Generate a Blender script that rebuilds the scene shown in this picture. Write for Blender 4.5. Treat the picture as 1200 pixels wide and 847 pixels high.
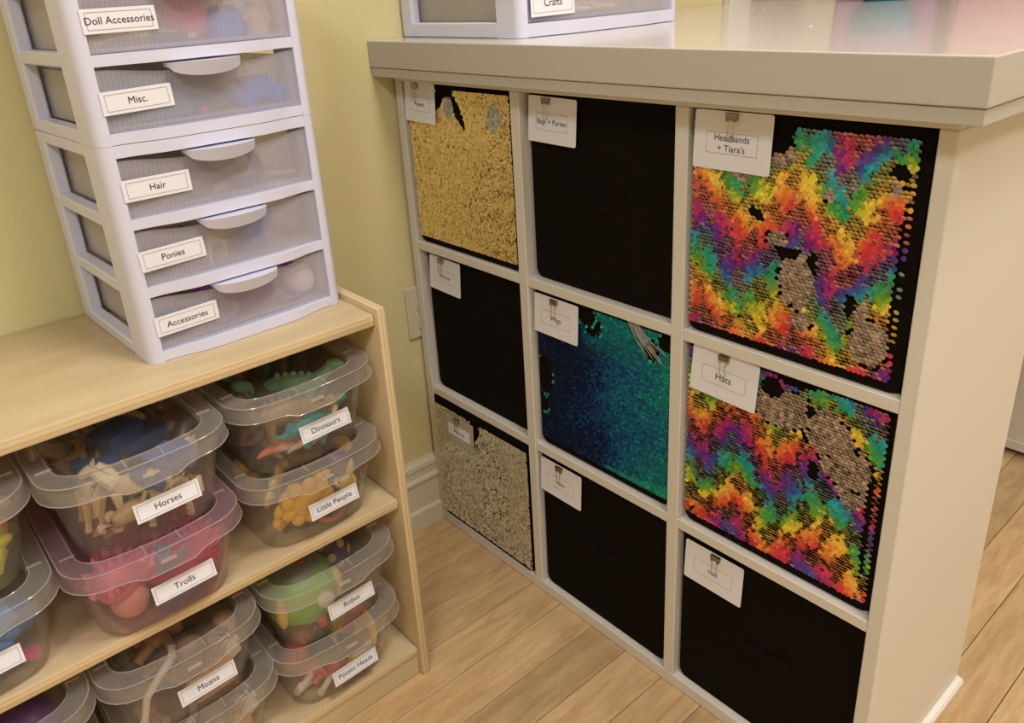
import bpy, bmesh, math, random
import numpy as np
from mathutils import Vector, Matrix, Euler

random.seed(7)
scene = bpy.context.scene
col = scene.collection
for o in list(bpy.data.objects):
    bpy.data.objects.remove(o)

# ------------------------------------------------------------------ camera
cam_d = bpy.data.cameras.new('camera')
cam = bpy.data.objects.new('camera', cam_d)
col.objects.link(cam)
scene.camera = cam
RC = ((0.7524685154, -0.6563272136, -0.0550065627),
      (-0.2887246217, -0.2536448308, -0.9232022490),
      (0.5919706295, 0.7105623748, -0.3803575757))
right, down, fwd = Vector(RC[0]), Vector(RC[1]), Vector(RC[2])
M = Matrix((right, -down, -fwd)).transposed().to_4x4()
M.translation = Vector((-0.7686, -1.2102, 1.0411))
cam.matrix_world = M
cam_d.sensor_fit = 'HORIZONTAL'
cam_d.sensor_width = 36.0
cam_d.lens = 936.947 / 1200 * 36
cam_d.shift_x = (600 - 600.88) / 1200
cam_d.shift_y = (365.424 - 423.5) / 1200
cam_d.clip_start = 0.02

# ------------------------------------------------------------------ world and lights
world = bpy.data.worlds.new('world')
scene.world = world
world.use_nodes = True
world.node_tree.nodes['Background'].inputs[0].default_value = (1.0, 0.93, 0.82, 1)
world.node_tree.nodes['Background'].inputs[1].default_value = 0.15


def area(name, loc, size, power, color):
    d = bpy.data.lights.new(name, 'AREA')
    d.shape = 'DISK'
    d.size = size
    d.energy = power
    d.color = color
    o = bpy.data.objects.new(name, d)
    col.objects.link(o)
    o.location = loc
    return o


area('ceiling_lamp', (-0.15, -1.30, 2.38), 0.5, 14, (1.0, 0.94, 0.87))
area('ceiling_lamp.001', (-1.55, -1.7, 2.38), 0.5, 14, (0.96, 0.97, 1.0))
area('ceiling_lamp.002', (1.2, -2.3, 2.38), 0.50, 17, (1.0, 0.90, 0.81))

vs = scene.view_settings
vs.view_transform = 'Standard'
vs.look = 'None'
vs.exposure = 0.83
vs.gamma = 1.0
vs.use_curve_mapping = False
try:
    scene.cycles.transparent_max_bounces = 40
    scene.cycles.max_bounces = 8
except Exception:
    pass


# ------------------------------------------------------------------ materials
def newmat(name):
    m = bpy.data.materials.new(name)
    m.use_nodes = True
    nt = m.node_tree
    return m, nt, nt.nodes, nt.links, nt.nodes['Principled BSDF']


def plain(name, c, rough=0.5, spec=0.5, metal=0.0, bump=0.0, bscale=200.0, coat=0.0):
    m, nt, n, l, b = newmat(name)
    b.inputs['Base Color'].default_value = (*c, 1)
    b.inputs['Roughness'].default_value = rough
    b.inputs['Specular IOR Level'].default_value = spec
    b.inputs['Metallic'].default_value = metal
    if coat:
        b.inputs['Coat Weight'].default_value = coat
        b.inputs['Coat Roughness'].default_value = 0.08
    if bump:
        tc = n.new('ShaderNodeTexCoord')
        t = n.new('ShaderNodeTexNoise')
        t.inputs['Scale'].default_value = bscale
        t.inputs['Detail'].default_value = 3
        bp = n.new('ShaderNodeBump')
        bp.inputs['Strength'].default_value = bump
        bp.inputs['Distance'].default_value = 0.002
        l.new(tc.outputs['Object'], t.inputs['Vector'])
        l.new(t.outputs['Fac'], bp.inputs['Height'])
        l.new(bp.outputs['Normal'], b.inputs['Normal'])
    return m


def wood(name, c1, c2, stretch=(1, 12, 12), scale=6.0, rough=0.42, per_obj=0.0, bump=0.05, knots=False):
    m, nt, n, l, b = newmat(name)
    tc = n.new('ShaderNodeTexCoord')
    mp = n.new('ShaderNodeMapping')
    mp.inputs['Scale'].default_value = stretch
    l.new(tc.outputs['Object'], mp.inputs['Vector'])
    vec = mp.outputs['Vector']
    oi = n.new('ShaderNodeObjectInfo')
    if per_obj:
        add = n.new('ShaderNodeVectorMath')
        add.operation = 'MULTIPLY_ADD'
        cmb = n.new('ShaderNodeCombineXYZ')
        for k in range(3):
            l.new(oi.outputs['Random'], cmb.inputs[k])
        l.new(cmb.outputs[0], add.inputs[0])
        add.inputs[1].default_value = (37, 53, 71)
        l.new(vec, add.inputs[2])
        vec = add.outputs[0]
    t = n.new('ShaderNodeTexNoise')
    t.inputs['Scale'].default_value = scale
    t.inputs['Detail'].default_value = 6
    t.inputs['Distortion'].default_value = 0.9
    l.new(vec, t.inputs['Vector'])
    t2 = n.new('ShaderNodeTexNoise')
    t2.inputs['Scale'].default_value = scale * 6
    t2.inputs['Detail'].default_value = 4
    l.new(vec, t2.inputs['Vector'])
    mx = n.new('ShaderNodeMath')
    mx.operation = 'MULTIPLY_ADD'
    l.new(t2.outputs['Fac'], mx.inputs[0])
    mx.inputs[1].default_value = 0.35
    l.new(t.outputs['Fac'], mx.inputs[2])
    cr = n.new('ShaderNodeValToRGB')
    cr.color_ramp.elements[0].position = 0.45
    cr.color_ramp.elements[0].color = (*c2, 1)
    cr.color_ramp.elements[1].position = 0.85
    cr.color_ramp.elements[1].color = (*c1, 1)
    l.new(mx.outputs[0], cr.inputs[0])
    out = cr.outputs[0]
    if per_obj:
        hs = n.new('ShaderNodeHueSaturation')
        mr = n.new('ShaderNodeMapRange')
        mr.inputs[3].default_value = 1 - per_obj
        mr.inputs[4].default_value = 1 + per_obj
        l.new(oi.outputs['Random'], mr.inputs[0])
        l.new(mr.outputs[0], hs.inputs['Value'])
        l.new(out, hs.inputs['Color'])
        out = hs.outputs[0]
    l.new(out, b.inputs['Base Color'])
    b.inputs['Roughness'].default_value = rough
    bp = n.new('ShaderNodeBump')
    bp.inputs['Strength'].default_value = bump
    bp.inputs['Distance'].default_value = 0.001
    l.new(mx.outputs[0], bp.inputs['Height'])
    l.new(bp.outputs['Normal'], b.inputs['Normal'])
    return m


def ply_edge(name, axis):
    """layered plywood edge; stripes run across the given object axis"""
    m, nt, n, l, b = newmat(name)
    tc = n.new('ShaderNodeTexCoord')
    sp = n.new('ShaderNodeSeparateXYZ')
    l.new(tc.outputs['Object'], sp.inputs[0])
    ns = n.new('ShaderNodeTexNoise')
    ns.inputs['Scale'].default_value = 14
    l.new(tc.outputs['Object'], ns.inputs['Vector'])
    ma = n.new('ShaderNodeMath')
    ma.operation = 'MULTIPLY'
    l.new(sp.outputs[axis], ma.inputs[0])
    ma.inputs[1].default_value = 2 * math.pi / 0.0066
    sn = n.new('ShaderNodeMath')
    sn.operation = 'SINE'
    l.new(ma.outputs[0], sn.inputs[0])
    md = n.new('ShaderNodeMath')
    md.operation = 'MULTIPLY_ADD'
    l.new(ns.outputs['Fac'], md.inputs[0])
    md.inputs[1].default_value = 0.9
    l.new(sn.outputs[0], md.inputs[2])
    cr = n.new('ShaderNodeValToRGB')
    e = cr.color_ramp.elements
    e[0].position = 0.0
    e[0].color = (0.52, 0.37, 0.19, 1)
    e[1].position = 0.35
    e[1].color = (0.64, 0.49, 0.28, 1)
    x = e.new(1.0)
    x.color = (0.70, 0.56, 0.35, 1)
    mr = n.new('ShaderNodeMapRange')
    mr.inputs[1].default_value = -1.0
    mr.inputs[2].default_value = 1.8
    l.new(md.outputs[0], mr.inputs[0])
    l.new(mr.outputs[0], cr.inputs[0])
    l.new(cr.outputs[0], b.inputs['Base Color'])
    b.inputs['Roughness'].default_value = 0.45
    return m


def plastic(name, tint, milk, gloss=0.55, rough=0.12, diff=(0.82, 0.80, 0.76), ribs=0.0):
    """thin see-through plastic: clear film + milky scatter + surface reflection"""
    m = bpy.data.materials.new(name)
    m.use_nodes = True
    nt = m.node_tree
    n, l = nt.nodes, nt.links
    n.clear()
    out = n.new('ShaderNodeOutputMaterial')
    tr = n.new('ShaderNodeBsdfTransparent')
    tr.inputs[0].default_value = (*tint, 1)
    df = n.new('ShaderNodeBsdfDiffuse')
    df.inputs[0].default_value = (*diff, 1)
    tl = n.new('ShaderNodeBsdfTranslucent')
    tl.inputs[0].default_value = (*diff, 1)
    ms = n.new('ShaderNodeMixShader')
    ms.inputs[0].default_value = 0.45
    l.new(df.outputs[0], ms.inputs[1])
    l.new(tl.outputs[0], ms.inputs[2])
    mm = n.new('ShaderNodeMixShader')
    mm.inputs[0].default_value = milk
    if ribs:
        tc = n.new('ShaderNodeTexCoord')
        sp = n.new('ShaderNodeSeparateXYZ')
        l.new(tc.outputs['Object'], sp.inputs[0])
        ma = n.new('ShaderNodeMath')
        ma.operation = 'MULTIPLY'
        ma.inputs[1].default_value = 2 * math.pi / 0.0052
        l.new(sp.outputs[0], ma.inputs[0])
        sn = n.new('ShaderNodeMath')
        sn.operation = 'SINE'
        l.new(ma.outputs[0], sn.inputs[0])
        md = n.new('ShaderNodeMath')
        md.operation = 'MULTIPLY_ADD'
        md.inputs[1].default_value = ribs
        md.inputs[2].default_value = milk
        l.new(sn.outputs[0], md.inputs[0])
        l.new(md.outputs[0], mm.inputs[0])
    l.new(tr.outputs[0], mm.inputs[1])
    l.new(ms.outputs[0], mm.inputs[2])
    gl = n.new('ShaderNodeBsdfGlossy')
    gl.inputs['Roughness'].default_value = rough
    gl.inputs[0].default_value = (1, 1, 1, 1)
    lw = n.new('ShaderNodeLayerWeight')
    lw.inputs[0].default_value = 0.5
    pw = n.new('ShaderNodeMath')
    pw.operation = 'POWER'
    pw.inputs[1].default_value = 4.0
    l.new(lw.outputs['Facing'], pw.inputs[0])
    fm = n.new('ShaderNodeMath')
    fm.operation = 'MULTIPLY_ADD'
    fm.inputs[1].default_value = gloss
    fm.inputs[2].default_value = 0.03
    l.new(pw.outputs[0], fm.inputs[0])
    fin = n.new('ShaderNodeMixShader')
    l.new(fm.outputs[0], fin.inputs[0])
    l.new(mm.outputs[0], fin.inputs[1])
    l.new(gl.outputs[0], fin.inputs[2])
    l.new(fin.outputs[0], out.inputs[0])
    return m


def sequin_mat(name, rough=0.28, metal=0.85):
    m, nt, n, l, b = newmat(name)
    a = n.new('ShaderNodeAttribute')
    a.attribute_name = 'Col'
    l.new(a.outputs['Color'], b.inputs['Base Color'])
    b.inputs['Metallic'].default_value = metal
    b.inputs['Roughness'].default_value = rough
    return m


MAT = {}
MAT['wall'] = plain('olive_wall_paint', (0.68, 0.61, 0.335), 0.75, 0.25, bump=0.35, bscale=130)
MAT['cream'] = plain('cream_wall_paint', (0.70, 0.64, 0.50), 0.8, 0.2)
MAT['ceiling'] = plain('ceiling_paint', (0.80, 0.77, 0.70), 0.9, 0.2)
MAT['trim'] = plain('trim_paint', (0.66, 0.63, 0.50), 0.45, 0.4)
MAT['white'] = plain('white_foil', (0.70, 0.67, 0.61), 0.42, 0.4)
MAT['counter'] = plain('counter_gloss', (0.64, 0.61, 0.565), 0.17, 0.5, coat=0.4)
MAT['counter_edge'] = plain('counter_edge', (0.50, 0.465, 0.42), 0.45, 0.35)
MAT['birch'] = wood('birch_ply', (0.60, 0.48, 0.30), (0.52, 0.40, 0.23), (1.2, 6, 6), 4.0, 0.38)
MAT['birch_side'] = wood('birch_ply_side', (0.65, 0.51, 0.31), (0.57, 0.42, 0.23), (6, 6, 1.2), 4.0, 0.42)
MAT['ply_z'] = ply_edge('ply_edge_level', 2)
MAT['ply_x'] = ply_edge('ply_edge_upright', 0)
MAT['oak'] = wood('oak_plank', (0.60, 0.415, 0.225), (0.43, 0.275, 0.13), (1.6, 11, 11), 5.0, 0.36, per_obj=0.13, bump=0.04)
MAT['subfloor'] = plain('dark_seam', (0.10, 0.06, 0.03), 0.8)
MAT['black'] = plain('black_fabric', (0.009, 0.0068, 0.0048), 0.95, 0.06, bump=0.5, bscale=700)
MAT['paper'] = plain('white_paper', (0.80, 0.80, 0.87), 0.65, 0.3)
MAT['ink'] = plain('black_ink', (0.02, 0.02, 0.025), 0.7)
MAT['line'] = plain('grey_print_line', (0.28, 0.27, 0.26), 0.7)
MAT['sleeve'] = plain('silver_grey_card', (0.44, 0.41, 0.30), 0.35, 0.5)
MAT['clip'] = plain('clip_metal', (0.36, 0.31, 0.22), 0.35, metal=1.0)
MAT['wire'] = plain('clip_wire', (0.55, 0.52, 0.46), 0.25, metal=1.0)
MAT['drawer_white'] = plain('white_plastic', (0.66, 0.67, 0.83), 0.35, 0.5)
MAT['drawer_clear'] = plastic('frosted_drawer', (0.96, 0.95, 0.96), 0.33, 0.4, 0.25, (0.86, 0.84, 0.95), ribs=0.022)
MAT['drawer_tray'] = plastic('frosted_tray', (0.94, 0.93, 0.91), 0.50, 0.3, 0.3, (0.86, 0.82, 0.78))
MAT['bin'] = plastic('clear_bin', (0.965, 0.955, 0.94), 0.060, 0.5, 0.10)
MAT['lid'] = plastic('clear_lid', (0.955, 0.94, 0.925), 0.035, 0.45, 0.12)
MAT['rim'] = plastic('milky_rim', (0.95, 0.935, 0.92), 0.17, 0.5, 0.14)
MAT['bead'] = plastic('milky_edge', (0.96, 0.95, 0.94), 0.30, 0.6, 0.12, (0.86, 0.84, 0.82))  # whiter ridge plastic, puts the lid's edge highlights into its colour
MAT['rim_pinklit'] = plastic('pinklit_rim', (0.95, 0.87, 0.91), 0.17, 0.5, 0.14, (0.80, 0.60, 0.68))  # pink light from the toys painted into this box's clear plastic
MAT['lid_pinklit'] = plastic('pinklit_lid', (0.95, 0.86, 0.90), 0.05, 0.45, 0.12, (0.80, 0.60, 0.68))
MAT['bin_pinklit'] = plastic('pinklit_bin', (0.95, 0.89, 0.91), 0.09, 0.6, 0.10, (0.80, 0.65, 0.70))
MAT['outlet'] = plain('outlet_plastic', (0.62, 0.57, 0.42), 0.4)
MAT['dark'] = plain('dark_slot', (0.03, 0.025, 0.02), 0.8)
MAT['seq'] = sequin_mat('sequin_rainbow', 0.28, 0.42)
MAT['seq_fine'] = sequin_mat('sequin_fine', 0.32, 0.62)
MAT['hair'] = plain('wig_hair', (0.45, 0.41, 0.35), 0.4)
MAT['door'] = plain('door_paint', (0.60, 0.56, 0.50), 0.4)


def toy_mat(c):
    key = 'toy_%d_%d_%d' % tuple(int(255 * x) for x in c)
    if key not in MAT:
        MAT[key] = plain(key, c, 0.4, 0.45)
    return MAT[key]


# ------------------------------------------------------------------ mesh helpers
class MB:
    def __init__(self):
        self.v, self.f, self.m = [], [], []

    def add(self, vs, fs, mi=0):
        o = len(self.v)
        self.v += [tuple(p) for p in vs]
        self.f += [tuple(i + o for i in f) for f in fs]
        self.m += [mi] * len(fs)

    def box(self, x0, x1, y0, y1, z0, z1, mi=0):
        self.add([(x0, y0, z0), (x1, y0, z0), (x1, y1, z0), (x0, y1, z0),
                  (x0, y0, z1), (x1, y0, z1), (x1, y1, z1), (x0, y1, z1)],
                 [(0, 3, 2, 1), (4, 5, 6, 7), (0, 1, 5, 4), (1, 2, 6, 5), (2, 3, 7, 6), (3, 0, 4, 7)], mi)

    def bbox(self, x0, x1, y0, y1, z0, z1, bev=0.002, seg=2, mi=0, facemat=None):
        bm = bmesh.new()
        bmesh.ops.create_cube(bm, size=1)
        for v in bm.verts:
            v.co = Vector(((x0 + x1) / 2 + v.co.x * (x1 - x0), (y0 + y1) / 2 + v.co.y * (y1 - y0), (z0 + z1) / 2 + v.co.z * (z1 - z0)))
        bmesh.ops.bevel(bm, geom=list(bm.edges), offset=bev, segments=seg, affect='EDGES', profile=0.5)
        bm.normal_update()
        o = len(self.v)
        bm.verts.index_update()
        self.v += [tuple(v.co) for v in bm.verts]
        for f in bm.faces:
            self.f.append(tuple(v.index + o for v in f.verts))
            self.m.append(facemat(f.normal) if facemat else mi)
        bm.free()

    def loft(self, rings, mi=0, cap=(True, True)):
        o = len(self.v)
        n = len(rings[0])
        for r in rings:
            self.v += [tuple(p) for p in r]
        for k in range(len(rings) - 1):
            for i in range(n):
                j = (i + 1) % n
                self.f.append((o + k * n + i, o + k * n + j, o + (k + 1) * n + j, o + (k + 1) * n + i))
                self.m.append(mi)
        if cap[0]:
            self.f.append(tuple(o + i for i in reversed(range(n))))
            self.m.append(mi)
        if cap[1]:
            b = o + (len(rings) - 1) * n
            self.f.append(tuple(b + i for i in range(n)))
            self.m.append(mi)

    def tube(self, pts, rad, n=8, mi=0):
        pts = [Vector(p) for p in pts]
        if not hasattr(rad, '__len__'):
            rad = [rad] * len(pts)
        rings = []
        for i, p in enumerate(pts):
            d = (pts[min(i + 1, len(pts) - 1)] - pts[max(i - 1, 0)]).normalized()
            a = Vector((0, 0, 1)) if abs(d.z) < 0.9 else Vector((1, 0, 0))
            u = d.cross(a).normalized()
            w = d.cross(u)
            rings.append([p + (u * math.cos(2 * math.pi * k / n) + w * math.sin(2 * math.pi * k / n)) * rad[i] for k in range(n)])
        self.loft(rings, mi)

    def ell(self, c, r, mi=0, seg=12, rot=None):
        if not hasattr(r, '__len__'):
            r = (r, r, r)
        c = Vector(c)
        R = Euler(rot).to_matrix() if rot else None
        rings = []
        ns = max(5, seg // 2 + 1)
        for k in range(1, ns):
            th = math.pi * k / ns
            ring = []
            for i in range(seg):
                ph = 2 * math.pi * i / seg
                p = Vector((r[0] * math.sin(th) * math.cos(ph), r[1] * math.sin(th) * math.sin(ph), -r[2] * math.cos(th)))
                ring.append(c + (R @ p if R else p))
            rings.append(ring)
        self.loft(rings, mi)

    def lathe(self, prof, n=20, mi=0, c=(0, 0, 0)):
        rings = [[(c[0] + r * math.cos(2 * math.pi * i / n), c[1] + r * math.sin(2 * math.pi * i / n), c[2] + z) for i in range(n)] for r, z in prof]
        self.loft(rings, mi)

    def mesh(self, name, mats, smooth=False):
        me = bpy.data.meshes.new(name)
        me.from_pydata(self.v, [], self.f)
        for m in mats:
            me.materials.append(m)
        me.polygons.foreach_set('material_index', self.m)
        if smooth:
            me.polygons.foreach_set('use_smooth', [True] * len(self.f))
            try:
                me.set_sharp_from_angle(angle=math.radians(40))
            except Exception:
                pass
        me.update()
        return me

    def build(self, name, mats, parent=None, smooth=False, loc=None, rot=None):
        if not isinstance(mats, (list, tuple)):
            mats = [mats]
        o = bpy.data.objects.new(name, self.mesh(name, mats, smooth))
        col.objects.link(o)
        if parent:
            o.parent = parent
        if loc:
            o.location = loc
        if rot:
            o.rotation_euler = rot
        return o


def tag(o, label=None, cat=None, group=None, kind=None):
    if label:
        o['label'] = label
    if cat:
        o['category'] = cat
    if group:
        o['group'] = group
    if kind:
        o['kind'] = kind
    return o


def empty(name, loc=(0, 0, 0), rz=0.0):
    o = bpy.data.objects.new(name, None)
    col.objects.link(o)
    o.empty_display_size = 0.02
    o.location = loc
    o.rotation_euler = (0, 0, rz)
    return o


def inst(src, name, parent=None, loc=(0, 0, 0), rot=(0, 0, 0)):
    o = bpy.data.objects.new(name, src.data)
    col.objects.link(o)
    o.parent = parent
    o.location = loc
    o.rotation_euler = rot
    return o


def structure(o):
    o['kind'] = 'structure'
    return o


_text_cache = {}


def text_geo(body, size):
    key = (body, size)
    if key in _text_cache:
        return _text_cache[key]
    cu = bpy.data.curves.new('txt', 'FONT')
    cu.body = body
    cu.size = size
    cu.align_x = 'CENTER'
    cu.align_y = 'CENTER'
    cu.resolution_u = 3
    ob = bpy.data.objects.new('txt', cu)
    col.objects.link(ob)
    dg = bpy.context.evaluated_depsgraph_get()
    me = bpy.data.meshes.new_from_object(ob.evaluated_get(dg))
    vs = [tuple(v.co) for v in me.vertices]
    fs = [tuple(p.vertices) for p in me.polygons]
    bpy.data.objects.remove(ob)
    bpy.data.curves.remove(cu)
    bpy.data.meshes.remove(me)
    _text_cache[key] = (vs, fs)
    return vs, fs


def card_mb(w, h, lines, tsize, border=None, th=0.0006, radius=0.0, twin=False, curl=0.0):
    """paper in local XZ, printed side towards -Y; material 0 paper, 1 ink, 2 line"""
    mb = MB()
    if radius:
        ring = []
        for cx, cz, a0 in ((w / 2 - radius, h / 2 - radius, 0), (-w / 2 + radius, h / 2 - radius, 90), (-w / 2 + radius, -h / 2 + radius, 180), (w / 2 - radius, -h / 2 + radius, 270)):
            for k in range(4):
                a = math.radians(a0 + 30 * k)
                ring.append((cx + radius * math.cos(a), cz + radius * math.sin(a)))
        mb.loft([[(x, 0, z) for x, z in ring], [(x, -th, z) for x, z in ring]])
    else:
        mb.box(-w / 2, w / 2, -th, 0, -h / 2, h / 2)
    y = -th - 0.0003
    if border:
        bx0, bx1, bz0, bz1 = border
        t = 0.00045

        def frame(x0, x1, z0, z1):
            for a in ((x0, x1, z0, z0 + t), (x0, x1, z1 - t, z1), (x0, x0 + t, z0, z1), (x1 - t, x1, z0, z1)):
                mb.add([(a[0], y, a[2]), (a[1], y, a[2]), (a[1], y, a[3]), (a[0], y, a[3])], [(0, 1, 2, 3)], 2)
        frame(bx0, bx1, bz0, bz1)
    tz = 0 if not border else (border[2] + border[3]) / 2
    tx = 0 if not border else (border[0] + border[1]) / 2
    n = len(lines)
    for i, ln in enumerate(lines):
        vs_, fs_ = text_geo(ln, tsize)
        zc = tz + (n - 1) / 2 * tsize * 1.1 - i * tsize * 1.1
        mb.add([(x + tx, y - 0.0001, z + zc) for x, z, _ in vs_], fs_, 1)
    return mb


PAPER = [MAT['paper'], MAT['ink'], MAT['line']]


# ------------------------------------------------------------------ room
RX0, RX1, RY0, RZ = -2.6, 2.6, -3.2, 2.45
mb = MB()
mb.box(RX0 - .1, RX1 + .1, RY0 - .1, 0.1, -0.06, -0.008)
floor = structure(mb.build('floor', MAT['subfloor']))
floor['label'] = 'light oak strip floor'
PW = 0.0765
rows = int((-RY0) / PW) + 1
rng = random.Random(3)
k = 0
proto = {}
for r in range(-1, rows + 1):
    y1 = min(0.0, -0.0678 + PW - r * PW)
    y0 = max(RY0, -0.0678 - r * PW)
    if y0 >= 0 or y1 - y0 < 0.005:
        continue
    cuts = [RX0, -1.75 + rng.random() * 0.9, 0.03 + rng.random() * 0.24, 1.3 + rng.random() * 0.6, RX1]
    for a, b_ in zip(cuts, cuts[1:]):
        q = MB()
        g = 0.0006
        q.bbox(-(b_ - a) / 2 + g, (b_ - a) / 2 - g, -(y1 - y0) / 2 + g, (y1 - y0) / 2 - g, -0.008, 0.0, 0.0009, 1)
        q.build('plank', MAT['oak'], floor, loc=((a + b_) / 2, (y0 + y1) / 2, 0))

mb = MB()
mb.box(RX0 - .1, RX1 + .1, 0.0, 0.1, 0.0, RZ)
structure(mb.build('wall_back', MAT['wall']))
mb = MB()
mb.box(RX0 - .1, RX0, RY0, 0.0, 0.0, RZ)
structure(mb.build('wall_left', MAT['wall']))
mb = MB()
mb.box(RX1, RX1 + .1, RY0, 0.0, 0.0, RZ)
structure(mb.build('wall_right', MAT['cream']))
mb = MB()
mb.box(RX0 - .1, RX1 + .1, RY0 - .1, RY0, 0.0, RZ)
structure(mb.build('wall_front', MAT['cream']))
mb = MB()
mb.box(RX0 - .1, RX1 + .1, RY0 - .1, 0.1, RZ, RZ + .1)
structure(mb.build('ceiling', MAT['ceiling']))

# tall stepped baseboard along the back wall
prof = [(0, 0), (-0.017, 0), (-0.017, 0.040), (-0.0115, 0.046), (-0.0115, 0.104), (-0.0155, 0.108), (-0.0155, 0.113), (-0.0105, 0.119),
        (-0.0105, 0.134), (-0.0135, 0.138), (-0.0125, 0.147), (-0.006, 0.152), (-0.004, 0.156), (0, 0.156)]
for nm, xa, xb in (('baseboard_back', RX0, 0.93),):
    mb = MB()
    mb.loft([[(xa, y, z) for y, z in prof], [(xb, y, z) for y, z in prof]])
    structure(mb.build(nm, MAT['trim']))

# door with casing further along the back wall, mirrored in the glossy counter
mb = MB()
mb.bbox(1.03, 1.83, -0.016, -0.002, 0.005, 2.03, 0.002, 1)
door = structure(mb.build('door_1', MAT['door']))
for za, zb in ((0.2, 0.95), (1.05, 1.9)):
    for xa, xb in ((1.12, 1.39), (1.47, 1.74)):
        mb = MB()
        mb.bbox(xa, xb, -0.022, -0.014, za, zb, 0.005, 2)
        mb.build('door_panel', MAT['door'], door)
mb = MB()
mb.bbox(0.945, 1.03, -0.024, 0.0, 0, 2.11, 0.004, 2)
mb.bbox(1.83, 1.915, -0.024, 0.0, 0, 2.11, 0.004, 2)
mb.bbox(0.945, 1.915, -0.024, 0.0, 2.03, 2.11, 0.004, 2)
structure(mb.build('trim_1', MAT['white']))

# wall outlet beside the cube unit
ot = empty('wall_outlet', (0.0125, -0.0, 0.47))
tag(ot, 'cream outlet cover plate on the olive wall beside the white cube unit', 'outlet')
mb = MB()
mb.bbox(-0.036, 0.036, -0.0065, -0.0002, -0.052, 0.052, 0.0025, 2)
mb.build('cover_plate', MAT['outlet'], ot)
for zz in (-0.02, 0.02):
    mb = MB()
    mb.bbox(-0.017, 0.017, -0.0082, -0.006, zz - 0.013, zz + 0.013, 0.003, 2)
    s = mb.build('socket', MAT['outlet'], ot)
    mb = MB()
    for xx in (-0.006, 0.006):
        mb.box(xx - 0.001, xx + 0.001, -0.0086, -0.008, zz - 0.003, zz + 0.006)
    mb.build('slot', MAT['dark'], s)

# ------------------------------------------------------------------ white cube storage unit
A0, A1, B0, B1, C0, C1, D0, D1 = 0.009, 0.0278, 0.3078, 0.3274, 0.6074, 0.6269, 0.9069, 0.9247
ZB, Z2B, Z2T, Z1B, Z1T, ZT, ZTOP = 0.0226, 0.3032, 0.3196, 0.6003, 0.6167, 0.8973, 0.9084
DEP = 0.3216
cu = empty('cube_storage_unit', (0, -(A0 + D1) / 2, 0))
tag(cu, 'white cube storage unit of nine square cells under the white counter', 'shelf')
cy = (A0 + D1) / 2


def upart(name, u0, u1, z0, z1, x0=0.0, x1=DEP, bev=0.0012):
    q = MB()
    q.bbox(x0, x1, -u1 + cy, -u0 + cy, z0, z1, bev, 1)
    return q.build(name, MAT['white'], cu)


upart('side_panel', A0, A1, ZB, ZTOP - 0.0112)
upart('side_panel', D0, D1, 0.0005, ZTOP - 0.0112)
upart('divider', B0, B1, ZB, ZTOP - 0.0112)
upart('divider', C0, C1, ZB, ZTOP - 0.0112)
upart('bottom_board', A0, D0, 0.0005, ZB)
upart('top_board', A0, D1, ZT, ZTOP - 0.0004)
for (ua, ub) in ((A1, B0), (B1, C0), (C1, D0)):
    upart('shelf_board', ua, ub, Z2B, Z2T, 0.0008)
    upart('shelf_board', ua, ub, Z1B, Z1T, 0.0008)
q = MB()
q.bbox(DEP - 0.004, DEP - 0.0005, -D0 + cy, -A1 + cy, ZB, ZT, 0.0005, 1)
q.build('back_panel', MAT['white'], cu)
q = MB()
q.loft([[(x, -D1 + cy - 0.0002 - w, z) for w, z in ((0, 0.0005), (0.010, 0.0005), (0.010, 0.006), (0.007, 0.010), (0, 0.0125))] for x in (0.002, DEP)])
q.build('base_strip', MAT['white'], cu)

# counter
XB = 1.42
ct = empty('counter', (0.3, -0.48, ZTOP))
tag(ct, 'thick glossy white counter top lying over the cube storage unit', 'counter')
o0 = Vector((0.3, -0.48, ZTOP))


def cpart(name, x0, x1, y0, y1, z0, z1, bev, mats, fm=None):
    q = MB()
    q.bbox(x0 - o0.x, x1 - o0.x, y0 - o0.y, y1 - o0.y, z0 - o0.z, z1 - o0.z, bev, 2, facemat=fm)
    return q.build(name, mats, ct)


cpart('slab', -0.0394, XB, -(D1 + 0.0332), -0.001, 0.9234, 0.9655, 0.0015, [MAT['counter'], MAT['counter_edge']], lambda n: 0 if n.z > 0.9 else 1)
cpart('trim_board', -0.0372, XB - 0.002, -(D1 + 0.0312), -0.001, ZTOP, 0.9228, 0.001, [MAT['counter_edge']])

# pedestal carrying the far end of the counter
pd = empty('counter_pedestal', (1.22, -0.5, 0))
tag(pd, 'white panel pedestal holding up the far end of the counter', 'pedestal')
q = MB()
q.bbox(-0.17, 0.16, -0.425, 0.47, 0.014, ZTOP - 0.001, 0.0015, 1)
q.build('body', MAT['white'], pd)
q = MB()
q.bbox(-0.176, -0.168, -0.428, 0.47, 0.014, 0.036, 0.002, 2)
q.build('base_strip', MAT['white'], pd)
q = MB()
q.box(-0.150, 0.15, -0.40, 0.46, 0.0005, 0.0145)
q.build('plinth', MAT['dark'], pd)


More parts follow.
